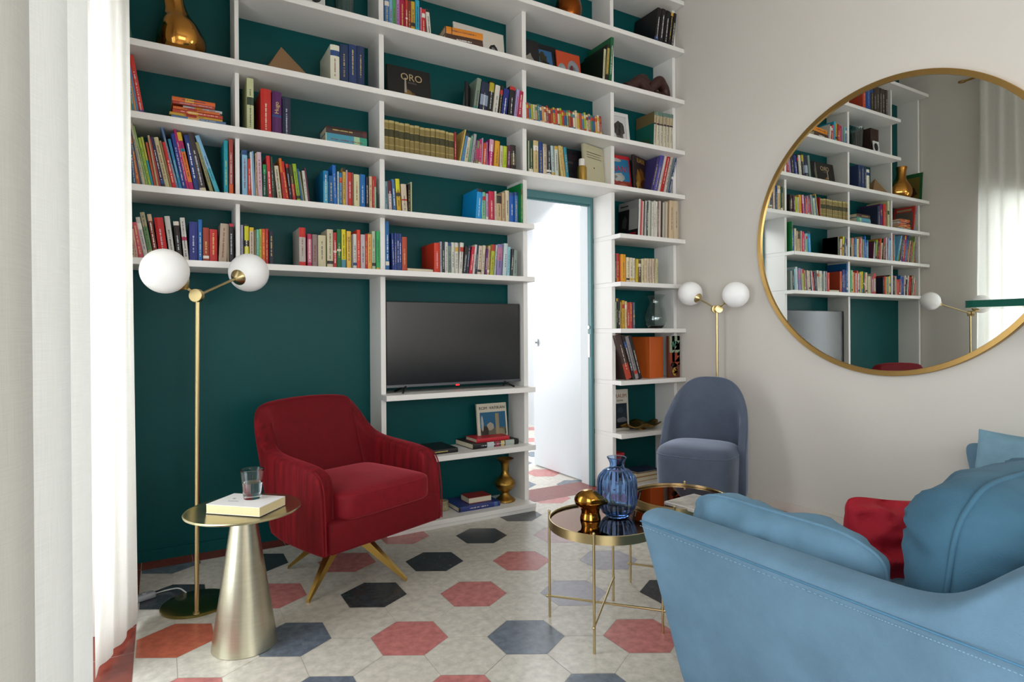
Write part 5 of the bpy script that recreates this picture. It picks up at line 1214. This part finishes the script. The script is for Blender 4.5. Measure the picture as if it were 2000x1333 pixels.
def pillow(name,w_,h,t_,m,mtx,label,cat='cushion',wr=.012,seed=0,group=None,pipe=.0045,e=3.2,n=40,pinch=.06,sag=0,rnd=0):
    off=Vector((seed*7.3,seed*3.1,0))
    def P(u,v,s):
        k=max(0,(1-abs(u)**e))**.5*max(0,(1-abs(v)**e))**.5
        x=w_/2*u*(1-pinch*(1-v*v)*abs(u)**3*0.6)*(1-rnd*v**6)**.5; y=h/2*v*(1-pinch*(1-u*u)*abs(v)**3)*(1-rnd*u**6)**.5
        z=s*t_/2*k
        wn=noise.fractal(Vector((x*9,y*9,s*.5))+off,1.0,2.0,3)
        ridge=abs(noise.noise(Vector((x*6,y*14,s))+off))
        z+=s*wr*(wn*.8-ridge*1.2)*min(1,k*1.6)
        y-=sag*(1-u*u)*(v>0)*v
        return (x,y,z)
    bm=nb()
    G=[{},{}]
    for si,s in enumerate((1,-1)):
        for i in range(n+1):
            for j in range(n+1):
                u=-1+2*i/n; v=-1+2*j/n
                if si and (i in(0,n) or j in(0,n)): G[1][i,j]=G[0][i,j]; continue
                G[si][i,j]=bm.verts.new(P(math.sin(u*PI/2),math.sin(v*PI/2),s))
        for i in range(n):
            for j in range(n):
                q=[G[si][i,j],G[si][i+1,j],G[si][i+1,j+1],G[si][i,j+1]]
                bm.faces.new(q if s>0 else list(reversed(q)))
    o=mesh_obj(name,bm,m,None,True); o.matrix_world=mtx
    edge=[G_ for G_ in []]
    pts=[]
    for i in range(n): pts.append(P(math.sin((-1+2*i/n)*PI/2),-1,1))
    for j in range(n): pts.append(P(1,math.sin((-1+2*j/n)*PI/2),1))
    for i in range(n): pts.append(P(math.sin((1-2*i/n)*PI/2),1,1))
    for j in range(n): pts.append(P(-1,math.sin((1-2*j/n)*PI/2),1))
    pp=[]
    for p in pts:
        if not pp or (Vector(p)-Vector(pp[-1])).length>.004: pp.append(p)
    bm=nb(); tube(bm,pp,pipe,8,closed=True); mesh_obj('piping',bm,m,o,True)
    return tag(o,label,cat,group)
def basis(X,Y,loc):
    X=Vector(X).normalized(); Y=Vector(Y).normalized(); Z=X.cross(Y).normalized(); Y=Z.cross(X)
    q=Matrix((X,Y,Z)).transposed().to_4x4(); q.translation=Vector(loc); return q
pillow('arm_cushion',.57,.27,.16,SF2,basis((0,-1,-.01),(-.3,0,1),(1.455,-2.185,.520)),'long sky blue cushion lying along the near sofa arm',seed=1,wr=.035,e=5,pinch=.02,pipe=.005,rnd=.3)
pillow('back_cushion',.70,.47,.29,SB,basis((1,.03,0),(0,-.13,1),(1.71,-2.61,.58)),'big steel blue back cushion at the near end of the sofa',seed=2,wr=.035,pipe=.006,e=5,pinch=.03,rnd=.3)
pillow('back_cushion',.72,.47,.27,SB,basis((1,-.02,0),(0,-.2,1),(2.46,-2.66,.595)),'second steel blue back cushion leaning behind the first',seed=4,wr=.022,pipe=.006,e=5,pinch=.03,rnd=.3)
pillow('throw_cushion',.33,.32,.16,mat('red_linen','9c0a22',.8,bump=.3,bscale=150,sheen=.4),basis((.9,-.4,-.1),(0.1,.4,1),(1.90,-2.27,.47)),'crumpled red throw cushion between the blue cushions',seed=5,wr=.06,pipe=.002,e=3,rnd=.2)
pillow('throw_cushion',.46,.34,.13,fabric('lit_pale_blue_cotton','7a9db0',.16),basis((-.15,-1,0),(.2,-.05,1),(3.02,-2.21,.53)),'pale blue cushion propped at the far end of the sofa',seed=6,wr=.01,pipe=.002)  # light falling on this cushion is put into its paler base colour
# ------------------------------------------------------------ curtains
cm=bpy.data.materials.new('white_linen'); cm.use_nodes=True; nt=cm.node_tree; nt.nodes.clear(); N=nt.nodes.new; L=nt.links.new
o_=N('ShaderNodeOutputMaterial'); ms=N('ShaderNodeMixShader'); di=N('ShaderNodeBsdfDiffuse'); tr=N('ShaderNodeBsdfTranslucent'); ms.inputs[0].default_value=.4
tc=N('ShaderNodeTexCoord'); vals=[]
hx=lin('f7f6f1')
mixc=N('ShaderNodeMix'); mixc.data_type='RGBA'; mixc.inputs[6].default_value=tuple(c*.93 for c in hx[:3])+(1,); mixc.inputs[7].default_value=hx
add=N('ShaderNodeMath'); add.operation='ADD'
for sc in ((8,700,14),(14,14,900)):
    mp=N('ShaderNodeMapping'); mp.inputs['Scale'].default_value=sc; n_=N('ShaderNodeTexNoise'); n_.inputs['Scale'].default_value=1; n_.inputs['Detail'].default_value=2
    L(tc.outputs['Object'],mp.inputs[0]); L(mp.outputs[0],n_.inputs[0]); vals.append(n_)
L(vals[0].outputs[0],add.inputs[0]); L(vals[1].outputs[0],add.inputs[1])
mr_=N('ShaderNodeMapRange'); mr_.inputs[1].default_value=.75; mr_.inputs[2].default_value=1.25; L(add.outputs[0],mr_.inputs[0]); L(mr_.outputs[0],mixc.inputs[0])
L(mixc.outputs[2],di.inputs[0]); L(mixc.outputs[2],tr.inputs[0]); L(di.outputs[0],ms.inputs[1]); L(tr.outputs[0],ms.inputs[2]); L(ms.outputs[0],o_.inputs[0])
def curtain(label,pts,z0f,ztop,taper,name='curtain'):
    P=catmull([(x,y,0) for x,y in pts],10); nz=28; bm=nb(); grid=[]
    yc=sum(p.y for p in P)/len(P)
    for i,p in enumerate(P):
        colm=[]
        for j in range(nz+1):
            f_=j/nz; zb=z0f(i/len(P)); z=zb+(ztop-zb)*f_
            x=p.x+.005*math.sin(i*.21+f_*3.0)*(1-f_); y=yc+(p.y-yc)*(1-taper*f_)+.005*math.sin(f_*5+i*.1)
            x=x+(-.155-x)*.15*f_
            colm.append(bm.verts.new((x,y,z)))
        grid.append(colm)
    for a,b in zip(grid,grid[1:]):
        for j in range(nz): bm.faces.new((a[j],b[j],b[j+1],a[j+1]))
    bmesh.ops.solidify(bm,geom=bm.faces[:],thickness=.0012)
    o=mesh_obj(name,bm,cm,None,True); return tag(o,label,'curtain','white linen curtains')
curtain('bright white linen curtain drawn beside the bookshelf',[(-.092,-.46),(-.083,-.48),(-.092,-.52),(-.112,-.55),(-.118,-.60),(-.122,-.64),(-.148,-.67),(-.152,-.72),(-.158,-.76),(-.182,-.79),(-.19,-.86)],lambda f:.02,3.58,.12)
curtain('sheer white linen curtain nearest the camera, in heavy folds',[(-.205,-1.42),(-.19,-1.45),(-.15,-1.5),(-.135,-1.57),(-.15,-1.66),(-.19,-1.72),(-.21,-1.78),(-.20,-1.85),(-.15,-1.9),(-.13,-1.98),(-.135,-2.06),(-.17,-2.12),(-.21,-2.17),(-.2,-2.24),(-.15,-2.28),(-.128,-2.35),(-.13,-2.43),(-.17,-2.48),(-.21,-2.53),(-.2,-2.6),(-.15,-2.66),(-.14,-2.75),(-.2,-2.82),(-.2,-2.95)],lambda f:.015,3.58,.05)
rd=thing('curtain_rod','thin brass curtain rod high on the window wall, seen in mirror','curtain rod',(-.14,-.36,3.6))
bm=nb(); tube(bm,[(0,0,0),(0,-5.2,0)],.01,12); mesh_obj('rod',bm,BRASS_D,rd,True,40)
bm=nb(); tube(bm,[(0+.03*math.cos(a),.03+.03*math.sin(a),0) for a in [2*PI*k/24 for k in range(24)]],.007,8,closed=True); mesh_obj('finial',bm,BRASS_D,rd,True)
for y in (-.1,-2.5,-5.0):
    bm=nb(); tube(bm,[(0,y,0),(-.072,y,0)],.006,8); mesh_obj('bracket',bm,BRASS_D,rd,True)
